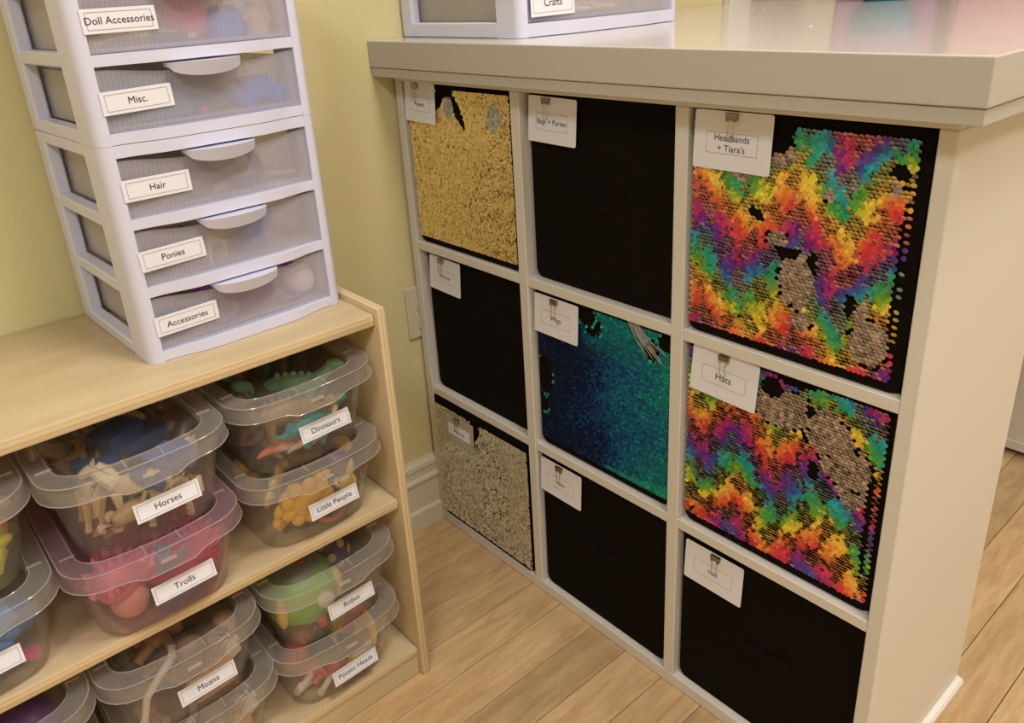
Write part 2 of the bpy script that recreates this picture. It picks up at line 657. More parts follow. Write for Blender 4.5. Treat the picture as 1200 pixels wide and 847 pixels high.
# ------------------------------------------------------------------ fabric cube bins
def binder_clip(parent, loc, m_body='clip'):
    q = MB()
    w = 0.0075
    pr = [(0.002, 0.003), (-0.0030, 0.003), (-0.0016, -0.0045), (-0.0004, -0.0045)]
    q.loft([[(-w, y, z) for y, z in pr], [(w, y, z) for y, z in pr]])
    c = q.build('binder_clip', MAT[m_body], parent, loc=loc)
    q = MB()
    pts = [(-0.0045, -0.0022, -0.0050), (-0.0035, -0.0032, -0.011), (-0.0036, -0.0033, -0.018), (-0.0050, -0.003, -0.0235), (-0.0035, -0.003, -0.0255),
           (0.0035, -0.003, -0.0255), (0.0050, -0.003, -0.0235), (0.0036, -0.0033, -0.018), (0.0035, -0.0032, -0.011), (0.0045, -0.0022, -0.0050)]
    q.tube(pts, 0.00055, 6)
    q.tube([(-0.0066, -0.0024, -0.0048), (-0.0030, -0.0024, -0.0048)], 0.0012, 6)
    q.tube([(0.0030, -0.0024, -0.0048), (0.0066, -0.0024, -0.0048)], 0.0012, 6)
    q.build('wire_handle', MAT['wire'], c, smooth=True)
    return c


def sequins(parent, x0, x1, z0, z1, dx, dz, rad, fn, mat, seed, y0=-0.0026, tilt=18, jit=5, n=8, posjit=0.05):
    """thousands of small discs sewn on in rows, one joined layer"""
    rg = np.random.default_rng(seed)
    V, C = [], []
    ang = np.arange(n) * 2 * math.pi / n
    nx, nz = int((x1 - x0) / dx), int((z1 - z0) / dz)
    for j in range(nz):
        for i in range(nx):
            x = x0 + (i + 0.5 + (0.5 if j % 2 else 0) + rg.normal() * posjit) * dx
            z = z0 + (j + 0.5 + rg.normal() * posjit) * dz
            s = (x - x0) / (x1 - x0)
            t = 1 - (z - z0) / (z1 - z0)
            r = fn(s, t, rg)
            if r is None:
                continue
            c, extra = r
            a = math.radians(tilt + extra + rg.normal() * jit)
            b = math.radians(rg.normal() * jit)
            ca, sa, cb, sb = math.cos(a), math.sin(a), math.cos(b), math.sin(b)
            px = np.cos(ang) * rad
            pz = np.sin(ang) * rad
            # tilt about X so that the lower edge stands out towards -Y, then yaw about Z
            y = pz * sa
            zz = pz * ca
            X = px * cb - y * sb
            Y = px * sb + y * cb
            V.append(np.stack([x + X, y0 + Y - rg.random() * 0.0006, z + zz], 1))
            C.append(c)
    K = len(V)
    V = np.concatenate(V).astype(np.float32)
    me = bpy.data.meshes.new('sequin_layer')
    me.vertices.add(K * n)
    me.vertices.foreach_set('co', V.ravel())
    me.loops.add(K * n)
    me.loops.foreach_set('vertex_index', np.arange(K * n, dtype=np.int32))
    me.polygons.add(K)
    me.polygons.foreach_set('loop_start', np.arange(K, dtype=np.int32) * n)
    at = me.attributes.new('Col', 'FLOAT_COLOR', 'POINT')
    cc = np.ones((K, n, 4), np.float32)
    cc[:, :, :3] = np.array(C, np.float32)[:, None, :]
    at.data.foreach_set('color', cc.ravel())
    me.materials.append(mat)
    me.update()
    me.validate()
    o = bpy.data.objects.new('sequin_layer', me)
    col.objects.link(o)
    o.parent = parent
    o['kind'] = 'stuff'
    return o


FW, FH, FD = 0.2725, 0.2775, 0.285


def rounded_panel(w, h, y0, y1, rad):
    ring = []
    for cx, cz, a0, r in ((w / 2 - .004, h - .004, 0, .004), (-w / 2 + .004, h - .004, 90, .004), (-w / 2 + rad, rad, 180, rad), (w / 2 - rad, rad, 270, rad)):
        for kk in range(5):
            a = math.radians(a0 + 22.5 * kk)
            ring.append((cx + r * math.cos(a), cz + r * math.sin(a)))
    q_ = MB()
    q_.loft([[(x, y1, z) for x, z in ring], [(x, y0 + 0.0015, z) for x, z in ring],
             [(x * 0.994, y0, h / 2 + (z - h / 2) * 0.994) for x, z in ring]])
    return q_


def fabric_bin(label, uc, zs, xf=0.008, height=FH):
    b = empty('fabric_bin', (xf, -uc, zs + 0.0006), -math.pi / 2)
    tag(b, label, 'bin', 'fabric cube bins in the white unit')
    rounded_panel(FW, height, 0.0, 0.004, 0.014).build('front_panel', MAT['black'], b)
    q_ = MB()
    q_.box(-FW / 2 + .001, -FW / 2 + .005, .004, FD, .002, height)
    q_.build('side_wall', MAT['black'], b)
    q_ = MB()
    q_.box(FW / 2 - .005, FW / 2 - .001, .004, FD, .002, height)
    q_.build('side_wall', MAT['black'], b)
    q_ = MB()
    q_.box(-FW / 2 + .005, FW / 2 - .005, FD - .004, FD, .002, height)
    q_.build('back_wall', MAT['black'], b)
    q_ = MB()
    q_.box(-FW / 2 + .005, FW / 2 - .005, .004, FD - .004, .001, .005)
    q_.build('base', MAT['black'], b)
    return b


def card_on(b, uc, zc, bu, bz, lines, tsize=0.0085, w=0.096, h=0.064, rot=0.0, y=-0.006, clipdy=0.0, clip=True, cx=0.0):
    """uc,zc: card centre in unit coordinates"""
    mbc = card_mb(w, h, lines, tsize, (-w * 0.33, w * 0.33, -h * 0.22, h * 0.14), radius=0.003)
    c = mbc.build('label_card', PAPER, b, loc=(uc - bu, y, zc - bz), rot=(math.radians(-3), rot, 0))
    if clip:
        binder_clip(b, (uc - bu + cx, y - 0.0012, zc - bz + h / 2 - 0.0045 + clipdy))
    return c


U1, U2, U3 = (A1 + B0) / 2, (B1 + C0) / 2, (C1 + D0) / 2


def lerp3(a, b, t):
    return tuple(a[i] + (b[i] - a[i]) * t for i in range(3))


HUES = [(0.66, 0.05, 0.05), (0.60, 0.05, 0.10), (0.45, 0.03, 0.17), (0.13, 0.02, 0.26), (0.03, 0.10, 0.42), (0.02, 0.36, 0.46), (0.02, 0.33, 0.19),
        (0.10, 0.36, 0.03), (0.72, 0.60, 0.05), (0.85, 0.55, 0.08), (0.78, 0.25, 0.05)]


def hue(ph):
    ph = (ph % 1.0) * len(HUES)
    i = int(ph)
    return lerp3(HUES[i % len(HUES)], HUES[(i + 1) % len(HUES)], ph - i)


def tri(x):
    x = x % 1.0
    return 2 * x if x < 0.5 else 2 - 2 * x


def in_ell(s, t, e):
    cx, cy_, rx, ry, a = e
    dx_, dy_ = s - cx, t - cy_
    ca, sa = math.cos(math.radians(a)), math.sin(math.radians(a))
    u, v = dx_ * ca + dy_ * sa, -dx_ * sa + dy_ * ca
    return (u / rx) ** 2 + (v / ry) ** 2


def rainbow(offset, flip, black, s_shift, amp=0.28):
    def fn(s, t, rg):
        w = rg.normal() * 0.06
        for e in black:
            if in_ell(s, t, e) < 1 + w * 2:
                return None
        for e in flip:
            d = in_ell(s, t, e)
            if d < 1 + w * 2:
                g = 0.65 + 0.7 * rg.random()
                return (0.52 * g, 0.42 * g, 0.345 * g), -34
            if d < 1.22 and rg.random() < 0.55:
                return None
        ws = s + 0.03 * math.sin(t * 13 + offset * 40) + rg.normal() * 0.012
        wt = t + 0.02 * math.sin(s * 21 + 1.3) + rg.normal() * 0.012
        # argyle: diamonds with a colour of their own, chains of flat ones between chains of loosened ones
        u_ = (ws - s_shift) / 0.118
        v_ = (wt - offset) / 0.19
        d1, d2 = math.floor(u_ + v_), math.floor(u_ - v_)
        us = ws * 0.68 + 0.32 * ((d1 + d2 + 1) / 2 * 0.118 + s_shift)
        vt = wt * 0.68 + 0.32 * ((d1 - d2) / 2 * 0.19 + offset)
        red = offset + amp * tri((us - s_shift) / 0.45)
        ph = (vt - red) / 0.55
        c = hue(ph)
        g = 1.0 + 0.5 * rg.random()
        ex_ = -12
        if (d1 + d2) % 2:
            c = lerp3(c, (0.85, 0.58, 0.26) if (d1 - d2) % 3 else (0.55, 0.42, 0.50), 0.38)
            ex_ = -48
        return tuple(x * g for x in c), ex_
    return fn


# row 1
b = fabric_bin('gold sequin cube bin with a white Puppets tag, top cell beside the wall', U1, Z1T)
G_FL = [(0.43, 0.115, 0.05, 0.07, 10), (0.86, 0.13, 0.065, 0.085, 10)]
G_BK = [(0.33, 0.06, 0.12, 0.045, -45), (0.50, 0.10, 0.13, 0.04, 57), (0.41, 0.0, 0.07, 0.05, 0), (0.57, 0.20, 0.02, 0.03, 0)]


def gold(s, t, rg):
    for e in G_FL:
        if in_ell(s, t, e) < 1 + rg.normal() * 0.2:
            g = 0.7 + 0.5 * rg.random()
            return (0.55 * g, 0.55 * g, 0.52 * g), rg.normal() * 14
    for e in G_BK:
        if in_ell(s, t, e) < 1 + rg.normal() * 0.15:
            return None
    if rg.random() < 0.012:
        return None
    g = 0.80 + 0.35 * rg.random()
    c = (min(1, 1.0 * g), 0.76 * g, 0.33 * g)
    rough = 1.0 if s > 0.66 + 0.12 * math.sin(7 * t) else 0.35
    if rg.random() < 0.10 * rough:
        c = (0.42 * g, 0.26 * g, 0.09 * g)
    return c, rg.normal() * (17 * rough) - 16


sequins(b, -FW / 2 + .004, FW / 2 - .003, 0.012, FH - 0.006, 0.0031, 0.0027, 0.0024, gold, MAT['seq_fine'], 1, tilt=10, jit=5, n=6)
card_on(b, 0.0766, 0.8647, U1, Z1T, ['Puppets'], w=0.086, rot=0.02, cx=-0.010)

b = fabric_bin('plain black fabric cube bin tagged Bags + Purses', U2 + .003, Z1T, xf=0.015)
card_on(b, 0.3865, 0.8594, U2 + .003, Z1T, ['Bags + Purses'], 0.0105, rot=0.02, cx=-0.010)
BLACKBINS = [b]

b = fabric_bin("rainbow sequin cube bin tagged Headbands + Tiara's", U3, Z1T)
FLIP7 = [(0.46, 0.13, 0.06, 0.045, -30), (0.26, 0.235, 0.05, 0.03, 20), (0.67, 0.265, 0.03, 0.025, 0), (0.45, 0.49, 0.055, 0.035, 0),
         (0.555, 0.66, 0.085, 0.13, 0), (0.59, 0.84, 0.055, 0.045, 0), (0.90, 0.86, 0.085, 0.10, 0), (0.86, 0.73, 0.03, 0.05, 0), (0.93, 0.2, 0.03, 0.03, 0)]
BLK7 = [(0.42, 0.03, 0.075, 0.10, 10), (0.62, 0.56, 0.025, 0.035, 0), (0.35, 0.40, 0.05, 0.018, 30), (0.50, 0.55, 0.05, 0.025, 0), (0.94, 0.14, 0.035, 0.03, 0),
        (0.98, 0.55, 0.012, 0.35, 0), (0.80, 0.72, 0.022, 0.06, 0)]
sequins(b, -FW / 2 + .001, FW / 2 - .012, 0.013, FH - 0.008, 0.0056, 0.0041, 0.0031, rainbow(0.28, FLIP7, BLK7, 0.07), MAT['seq'], 2, jit=5)
card_on(b, 0.686, 0.862, U3, Z1T, ['Headbands', "+ Tiara's"], 0.0105, w=0.102, h=0.066, rot=0.0)

# row 2
b = fabric_bin('plain black fabric cube bin tagged Dress up, middle cell beside the wall', U1 + .003, Z2T, xf=0.015)
card_on(b, 0.0925, 0.5606, U1 + .003, Z2T, ['Dress up'], w=0.091, rot=0.02, cx=-0.008)
BLACKBINS.append(b)

b = fabric_bin('teal and blue sequin cube bin tagged Wigs', U2, Z2T, xf=0.0125)
T_BK = [(0.05, 0.55, 0.07, 0.13, 0), (0.40, 0.04, 0.09, 0.07, 20), (0.46, 0.10, 0.07, 0.07, 0), (0.88, 0.12, 0.05, 0.07, 0), (0.97, 0.05, 0.05, 0.05, 0), (0.03, 0.76, 0.05, 0.06, 0)]


def teal(s, t, rg):
    for e in T_BK:
        d = in_ell(s, t, e)
        if d < 1 + rg.normal() * 0.1:
            return None
        if d < 1.25 and rg.random() < 0.35:
            return (0.05, 0.55, 0.45), 10
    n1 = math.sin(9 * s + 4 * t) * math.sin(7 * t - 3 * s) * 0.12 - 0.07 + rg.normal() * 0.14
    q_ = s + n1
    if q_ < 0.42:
        c = lerp3((0.004, 0.012, 0.06), (0.006, 0.03, 0.13), max(0, q_ / 0.42))  # navy at left: dark reflection painted into the sequin colour
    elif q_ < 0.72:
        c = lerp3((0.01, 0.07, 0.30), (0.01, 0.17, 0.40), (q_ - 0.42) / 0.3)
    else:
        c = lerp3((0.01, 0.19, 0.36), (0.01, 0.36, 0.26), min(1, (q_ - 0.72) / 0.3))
    if t + 0.12 * (s - 1) > 0.93 and s > 0.55:
        c = lerp3(c, (0.02, 0.55, 0.33), 0.6)
    tw = max(0, min(1, (0.30 - t) / 0.2)) * max(0, min(1, (s - 0.3) / 0.2))
    c = lerp3(c, (0.01, 0.36, 0.32), 0.6 * tw)
    g = 0.7 + 0.6 * rg.random()
    return tuple(x * g for x in c), rg.normal() * 6


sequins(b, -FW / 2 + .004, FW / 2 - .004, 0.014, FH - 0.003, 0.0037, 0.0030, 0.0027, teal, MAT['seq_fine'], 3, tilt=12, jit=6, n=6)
card_on(b, 0.3821, 0.5595, U2, Z2T, ['Wigs'], 0.0115, rot=0.0, cx=-0.002)

b = fabric_bin('rainbow sequin cube bin with a Hats tag, middle cell', U3, Z2T, xf=0.012)
FLIP8 = [(0.53, 0.17, 0.15, 0.10, -10), (0.74, 0.21, 0.15, 0.10, 25), (0.84, 0.33, 0.13, 0.11, 35), (0.89, 0.43, 0.08, 0.10, 0), (0.24, 0.16, 0.04, 0.02, 40)]
BLK8 = [(0.47, 0.08, 0.06, 0.05, 20), (0.66, 0.13, 0.02, 0.03, 0), (0.70, 0.42, 0.03, 0.05, -20), (0.97, 0.6, 0.015, 0.3, 0), (0.58, 0.02, 0.10, 0.02, 0)]
sequins(b, -FW / 2 + .001, FW / 2 - .008, 0.014, FH - 0.002, 0.0056, 0.0041, 0.0031, rainbow(0.21, FLIP8, BLK8, 0.30), MAT['seq'], 5, jit=5)
card_on(b, 0.6884, 0.5655, U3, Z2T, ['Hats'], 0.0130, w=0.098, rot=0.03, cx=0.0)

# row 3
b = fabric_bin('silver sequin cube bin sticking out of the bottom cell beside the wall', U1 - 0.004, ZB, xf=0.0015)


def silver(s, t, rg):
    d = in_ell(s, t, (0.46, 0.06, 0.07, 0.11, 5))
    if d < 0.6:
        return None
    if d < 2.4 and rg.random() < 0.35:
        return None
    if rg.random() < 0.05:
        return None
    g = 0.75 + 0.5 * rg.random()
    r = 1.0 if abs(s - 0.55 - 0.1 * t) < 0.16 or t > 0.9 else 0.4
    return (0.80 * g, 0.76 * g, 0.62 * g), rg.normal() * 15 * r - 14


sequins(b, -FW / 2 + .003, FW / 2 + .0015, 0.010, FH - 0.015, 0.0033, 0.0028, 0.0025, silver, MAT['seq_fine'], 6, tilt=10, jit=5, n=6)
mbc = card_mb(0.100, 0.058, [], 0.008, None, radius=0.003)
c = mbc.build('label_card', [MAT['sleeve']], b, loc=(-0.058, -0.006, 0.228), rot=(math.radians(-3), 0.0, 0))
mbc = card_mb(0.066, 0.022, ['Dress up'], 0.0085, None)
mbc.build('paper_label', PAPER, c, loc=(0.006, -0.0008, -0.002))
binder_clip(b, (-0.056, -0.0075, 0.2525))
BL_S = b

b = fabric_bin('plain black fabric cube bin tagged Masks, bottom cell', U2, ZB, xf=0.0105)
card_on(b, 0.3814, 0.2597, U2, ZB, ['Masks'], 0.0085, rot=0.0, cx=-0.002)
BLACKBINS.append(b)

b = fabric_bin('plain black fabric cube bin with a Hats tag, bottom cell', U3, ZB, xf=0.011)
card_on(b, 0.6877, 0.2578, U3, ZB, ['Hats'], 0.0085, rot=0.0, cx=0.004)
BLACKBINS.append(b)

for b in BLACKBINS:      # flat sewn pull loop of the same black cloth
    q = MB()
    pts = [(-0.045 + 0.09 * i / 10, -0.0006 - 0.0012 * math.sin(math.pi * i / 10), 0.150 - 0.016 * math.sin(math.pi * i / 10)) for i in range(11)]
    q.loft([[(p[0], p[1], p[2] - 0.011), (p[0], p[1] - 0.0012, p[2] - 0.011), (p[0], p[1] - 0.0012, p[2] + 0.011), (p[0], p[1], p[2] + 0.011)] for p in pts])
    q.build('pull_loop', MAT['black'], b, smooth=True)

# pale wig strands hanging over the rim of the teal bin
q = MB()
rg = random.Random(5)
for i in range(22):
    x = 0.058 + rg.random() * 0.02
    e = x + 0.030 + rg.random() * 0.028
    L = 0.016 + rg.random() * 0.026
    q.tube([(x * 0.98, 0.010, 0.266), (x, -0.004, 0.268), (x + (e - x) * 0.5, -0.0075, 0.258 - L * 0.4), (e, -0.0065, 0.258 - L)], [0.0003, 0.0004, 0.0003, 0.0002], 5)
hair = q.build('wig_strands', MAT['hair'], loc=(0.0125, -U2, Z2T + .0096), rot=(0, 0, -math.pi / 2), smooth=True)
tag(hair, 'pale wig strands hanging over the rim of the teal sequin bin', 'wig')

# ------------------------------------------------------------------ birch toy shelf
SX1, SXT = -0.2600, 0.0145
SX0 = -1.26
sh = empty('toy_shelf', ((SX0 + SX1) / 2, -0.175, 0))
tag(sh, 'birch plywood toy shelf of two levels standing against the olive wall', 'shelf')
sc = Vector(((SX0 + SX1) / 2, -0.175, 0))


def spart(name, x0, x1, y0, y1, z0, z1, mats, fm, bev=0.003, seg=2):
    q_ = MB()
    c_ = Vector(((x0 + x1) / 2, (y0 + y1) / 2, (z0 + z1) / 2))
    q_.bbox(x0 - c_.x, x1 - c_.x, y0 - c_.y, y1 - c_.y, z0 - c_.z, z1 - c_.z, bev, seg, facemat=fm)
    return q_.build(name, mats, sh, loc=tuple(c_ - sc), smooth=True)


WL = [MAT['birch'], MAT['ply_z']]
WS = [MAT['birch_side'], MAT['ply_x']]
lev = lambda n: 1 if abs(n.y) > 0.75 else 0
upr = lambda n: 1 if abs(n.x) < 0.7 else 0
spart('side_panel', SX1 - SXT, SX1, -0.3345, -0.019, 0.0005, 0.6495, WS, upr, 0.004)
spart('side_panel', SX0, SX0 + SXT, -0.3345, -0.019, 0.0005, 0.6495, WS, upr, 0.004)
xa, xb = SX0 + SXT, SX1 - SXT
spart('top_board', xa, xb, -0.3265, -0.001, 0.6225, 0.6405, WL, lev, 0.004)
spart('shelf_board', xa, xb, -0.3265, -0.024, 0.3265, 0.344, WL, lev, 0.004)
spart('shelf_board', xa, xb, -0.3265, -0.024, 0.0395, 0.0555, WL, lev, 0.003)
spart('kick_board', xa, xb, -0.324, -0.310, 0.0005, 0.0392, [MAT['birch']], lambda n: 0, 0.001, 1)
spart('back_panel', xa, xb, -0.0235, -0.019, 0.056, 0.622, [MAT['birch_side']], lambda n: 0, 0.001, 1)


# ------------------------------------------------------------------ clear shoe-box bins
def rrect(hw, yf, yb, r, bow, z, nc=5, ne=10, zfn=None):
    """rounded rectangle, front edge (-y) bowed outwards; counter-clockwise"""
    pts = []

    def arc(cx, cy_, a0):
        for k_ in range(nc + 1):
            a = math.radians(a0 + 90 * k_ / nc)
            pts.append([cx + r * math.cos(a), cy_ + r * math.sin(a)])
    arc(-hw + r, yf + r, 180)
    for k_ in range(1, ne):
        pts.append([-hw + r + (2 * hw - 2 * r) * k_ / ne, yf])
    arc(hw - r, yf + r, 270)
    arc(hw - r, yb - r, 0)
    arc(-hw + r, yb - r, 90)
    out = []
    for x, y in pts:
        wgt = max(0.0, min(1.0, (0 - y) / max(1e-6, -yf)))
        y2 = y - bow * (1 - (x / hw) ** 2) * wgt
        zz = z + (zfn(x, wgt) if zfn else 0)
        out.append((x, y2, zz))
    return out


def sm(a, b_, x):
    t_ = max(0.0, min(1.0, (x - a) / (b_ - a)))
    return t_ * t_ * (3 - 2 * t_)


HB = 0.115           # stacking height
YB_, YF_ = 0.148, -0.152


def bin_meshes(pink):
    mats_b = MAT['bin_pinklit'] if pink else MAT['bin']
    q_ = MB()
    t_ = 0.0014
    bow = 0.012
    outer = [rrect(.0735, YF_ + .029, YB_ - .026, .024, bow, 0.0), rrect(.0780, YF_ + .0245, YB_ - .0215, .027, bow, 0.004),
             rrect(.0870, YF_ + .012, YB_ - .010, .028, bow, 0.055), rrect(.0935, YF_ + .003, YB_, .030, bow, 0.098),
             rrect(.0965, YF_, YB_ + .002, .030, bow, 0.099), rrect(.0965, YF_, YB_ + .002, .030, bow, 0.109)]
    inner = [rrect(.0965 - t_, YF_ + t_, YB_ + .002 - t_, .029, bow, 0.109), rrect(.0935 - t_, YF_ + .003 + t_, YB_ - t_, .029, bow, 0.0975),
             rrect(.0870 - t_, YF_ + .012 + t_, YB_ - .010 - t_, .027, bow, 0.055), rrect(.0782 - t_, YF_ + .0245 + t_, YB_ - .0215 - t_, .026, bow, 0.0055), rrect(.0730, YF_ + .0295, YB_ - .0265, .024, bow, 0.0016)]
    q_.loft(outer + inner)
    body = q_.mesh('body', [mats_b], True)
    # lid: milky skirt with a finger dip in front, flat flange, clear recessed plate
    q_ = MB()
    dip = lambda x, w_: -0.008 * (1 - sm(.030, .046, abs(x))) * (1 if w_ > 0.9 else 0)
    b1, b2 = bow, bow
    rings = [rrect(.1035, YF_ - .0075, YB_ + .009, .036, bow, 0.100, zfn=dip), rrect(.1047, YF_ - .009, YB_ + .010, .036, bow, 0.1000, zfn=dip),
             rrect(.1025, YF_ - .0065, YB_ + .008, .035, bow, 0.1195), rrect(.0835, YF_ + .0165, YB_ - .0145, .025, bow, 0.1195),
             rrect(.0800, YF_ + .0205, YB_ - .0185, .022, bow, 0.1150), rrect(.0790, YF_ + .0215, YB_ - .0195, .022, bow, 0.1145),
             rrect(.0820, YF_ + .0185, YB_ - .0165, .023, bow, 0.1182), rrect(.1012, YF_ - .0053, YB_ + .007, .034, bow, 0.1182)]
    q_.loft(rings + [rings[0]], cap=(False, False))
    for rr_, r0 in ((rrect(.1022, YF_ - .006, YB_ + .0078, .035, bow, 0.1197), .0008), (rrect(.0830, YF_ + .017, YB_ - .015, .025, bow, 0.1197), .0006),
                    (rrect(.1047, YF_ - .0092, YB_ + .010, .036, bow, 0.1003, zfn=dip), .0007)):
        q_.tube(rr_ + rr_[:1], r0, 5, 1)
    # ribs over the flange
    for (xx, ya, yb2) in ((-.020, YF_ - bow + .001, YF_ - bow + .019), (.020, YF_ - bow + .001, YF_ - bow + .019)):
        q_.box(xx - .0006, xx + .0006, ya, yb2, 0.1185, 0.1210, 1)
    for sx in (-1, 1):
        for yy in (-.105, .10):
            q_.box(min(sx * .081, sx * .097), max(sx * .081, sx * .097), yy - .0006, yy + .0006, 0.1185, 0.1210, 1)
    # latch teeth in front
    q_.box(-.009, .009, YF_ - bow - .0105, YF_ - bow - .007, 0.1045, 0.1075, 1)
    rim = q_.mesh('lid', [MAT['rim_pinklit'] if pink else MAT['rim'], MAT['bead']], True)
    q_ = MB()
    q_.loft([rrect(.0787, YF_ + .0213, YB_ - .0193, .022, bow, 0.1135), rrect(.0787, YF_ + .0213, YB_ - .0193, .022, bow, 0.1147)])
    q_.tube([(-.072, .055, .1150), (.072, .055, .1150)], 0.0007, 4)
    plate = q_.mesh('lid_plate', [MAT['lid_pinklit'] if pink else MAT['lid']], False)
    return body, rim, plate


BINM = {False: bin_meshes(False), True: bin_meshes(True)}


def link(name, me, parent, loc=(0, 0, 0), rot=(0, 0, 0)):
    o = bpy.data.objects.new(name, me)
    col.objects.link(o)
    o.parent = parent
    o.location = loc
    o.rotation_euler = rot
    return o


def clear_bin(label, x, y, z, rz, text, lab_x=0.014, lab_z=0.0535, pink=False):
    b = empty('storage_bin', (x, y, z + 0.0003), math.radians(rz))
    tag(b, label, 'storage box', 'clear lidded boxes on the toy shelf')
    body, rim, plate = BINM[pink]
    link('body', body, b)
    l_ = link('lid', rim, b)
    link('lid_plate', plate, l_)
    if text is not None:
        m_ = card_mb(0.075, 0.0225, [text] if text else [], 0.0108, (-.0345, .0345, -.0085, .0085))
        yl = YF_ + .012 - 0.012 * (1 - (lab_x / .086) ** 2) - 0.0025
        m_.build('paper_label', PAPER, b, loc=(lab_x, yl, lab_z), rot=(math.radians(-14), 0, math.radians(2.2 * lab_x / 0.014)))
    return b


YC = -0.186      # bin centre
ZS1, ZS2 = 0.344, 0.0555
BX = (-0.389, -0.602, -0.817)
BINS = {}
BINS['dino'] = clear_bin('clear lidded box with a Dinosaurs label, upper box of its stack', BX[0], YC + .008, ZS1 + HB, 1.5, 'Dinosaurs')
BINS['lp'] = clear_bin('clear lidded box labelled Little People, under the Dinosaurs box', BX[0] - .002, YC + .006, ZS1, 0.5, 'Little People', 0.012, 0.0515)
BINS['horses'] = clear_bin('clear lidded box with a Horses label, upper box of its stack', BX[1], YC - .012, ZS1 + HB, 1.0, 'Horses')
BINS['trolls'] = clear_bin('clear lidded box labelled Trolls, tinted as if lit through its pink toys, under the Horses box', BX[1] - .003, YC - .010, ZS1, 0.5, 'Trolls', pink=True)
BINS['green'] = clear_bin('clear lidded box holding a yellow-green toy dinosaur, on the middle board', BX[2] + .004, YC + .012, ZS1 + HB, 1.0, None)
BINS['blue'] = clear_bin('clear lidded box holding blue and pink toys, on the middle board', BX[2] + .004, YC + .004, ZS1, 0.0, '')
BINS['robot'] = clear_bin('clear lidded box labelled Robot holding a green robot head', BX[0] - .004, YC + .004, ZS2 + HB, 0.5, 'Robot')
BINS['potato'] = clear_bin('clear lidded box labelled Potato Heads, under the Robot box', BX[0] - .006, YC + .008, ZS2, 0.0, 'Potato Heads', 0.008, 0.045)
BINS['moana'] = clear_bin('clear lidded box with a Moana label, upper box on the lower board', BX[1] - .004, YC + .004, ZS2 + HB, 0.5, 'Moana')
BINS['under'] = clear_bin('clear lidded box without a label, under the Moana box', BX[1] + .004, YC + .010, ZS2, 0.0, None)
BINS['purple'] = clear_bin('clear lidded box holding dark purple and green toys', BX[2] + .002, YC + .006, ZS2 + HB, 0.0, None)
BINS['purple2'] = clear_bin('clear lidded box under the box of purple toys', BX[2] + .002, YC + .006, ZS2, 0.0, None)


# ------------------------------------------------------------------ toys
def g_dino(m):
    m.ell((0, 0, .026), (.026, .014, .015))
    m.tube([(.020, 0, .030), (.032, 0, .042), (.038, 0, .052)], [.010, .007, .006], 8)
    m.ell((.043, 0, .054), (.011, .006, .0065))
    m.tube([(-.020, 0, .027), (-.038, 0, .020), (-.056, 0, .018), (-.068, 0, .022)], [.011, .007, .004, .0015], 8)
    for sx in (-.014, .014):
        for sy in (-.009, .009):
            m.tube([(sx, sy, .022), (sx + .002, sy * 1.15, .010), (sx, sy * 1.2, 0.0)], [.007, .0048, .0052], 7)
    for i in range(6):
        m.ell((-.022 + i * .009, 0, .041 - abs(i - 2.5) * .0012), (.003, .0012, .005), seg=6)


def g_horse(m):
    m.ell((0, 0, .038), (.026, .0105, .0125))
    m.tube([(.018, 0, .042), (.030, 0, .055), (.036, 0, .064)], [.010, .0075, .006], 8)
    m.ell((.042, 0, .063), (.012, .005, .0058), rot=(0, .5, 0))
    for sy in (-.003, .003):
        m.tube([(.034, sy, .069), (.033, sy * 1.2, .075)], [.002, .0006], 5)
    m.tube([(.030, 0, .068), (.022, 0, .060), (.014, 0, .050)], [.004, .005, .003], 6)
    m.tube([(-.024, 0, .044), (-.034, 0, .036), (-.036, 0, .018)], [.004, .0055, .002], 7)
    for sx in (-.019, .019):
        for sy in (-.006, .006):
            m.tube([(sx, sy, .033), (sx + .001, sy, .018), (sx - .001, sy, .006), (sx, sy, 0)], [.0065, .004, .003, .0042], 7)


def g_figure(m):
    m.lathe([(.002, 0), (.016, 0), (.017, .004), (.0155, .022), (.011, .034), (.004, .038)], 14)
    m.ell((0, 0, .047), (.0125, .012, .0125))
    m.ell((0, .0015, .0515), (.0132, .0125, .010))
    for s_ in (-1, 1):
        m.tube([(s_ * .012, 0, .031), (s_ * .018, -.005, .022), (s_ * .014, -.012, .018)], [.005, .0045, .004], 7)


def g_doll(m):
    m.ell((0, 0, .030), (.013, .010, .016))
    m.ell((0, -.001, .053), (.014, .012, .0125))
    for s_ in (-1, 1):
        m.tube([(s_ * .010, 0, .038), (s_ * .024, -.002, .036), (s_ * .031, -.004, .040)], [.006, .005, .0045], 7)
        m.tube([(s_ * .006, 0, .020), (s_ * .009, -.001, .008), (s_ * .010, -.004, 0.001)], [.007, .006, .0065], 7)
        m.ell((s_ * .0145, 0, .053), (.003, .002, .005), seg=6)
    m.ell((0, -.013, .051), .003, seg=6)


def g_hairtuft(m):
    for i in range(9):
        a = i * 0.7
        r = .009 * (i / 9) ** .5
        x, y = r * math.cos(a), r * math.sin(a)
        m.tube([(x, y, 0), (x * 1.8, y * 1.8, .018), (x * 2.2, y * 2.2, .034), (x * .9, y * .9, .050)], [.005, .008, .007, .0015], 7)


def g_flower(m):
    for i in range(9):
        a = 2 * math.pi * i / 9
        m.ell((.021 * math.cos(a), 0, .030 + .021 * math.sin(a)), (.0085, .006, .0085), seg=9)
    m.ell((0, 0, .030), (.020, .0065, .020))


def g_bowl(m):
    m.lathe([(.001, 0), (.014, 0), (.030, .012), (.038, .032), (.0405, .034), (.0365, .033), (.028, .015), (.012, .003), (.001, .0025)], 20)


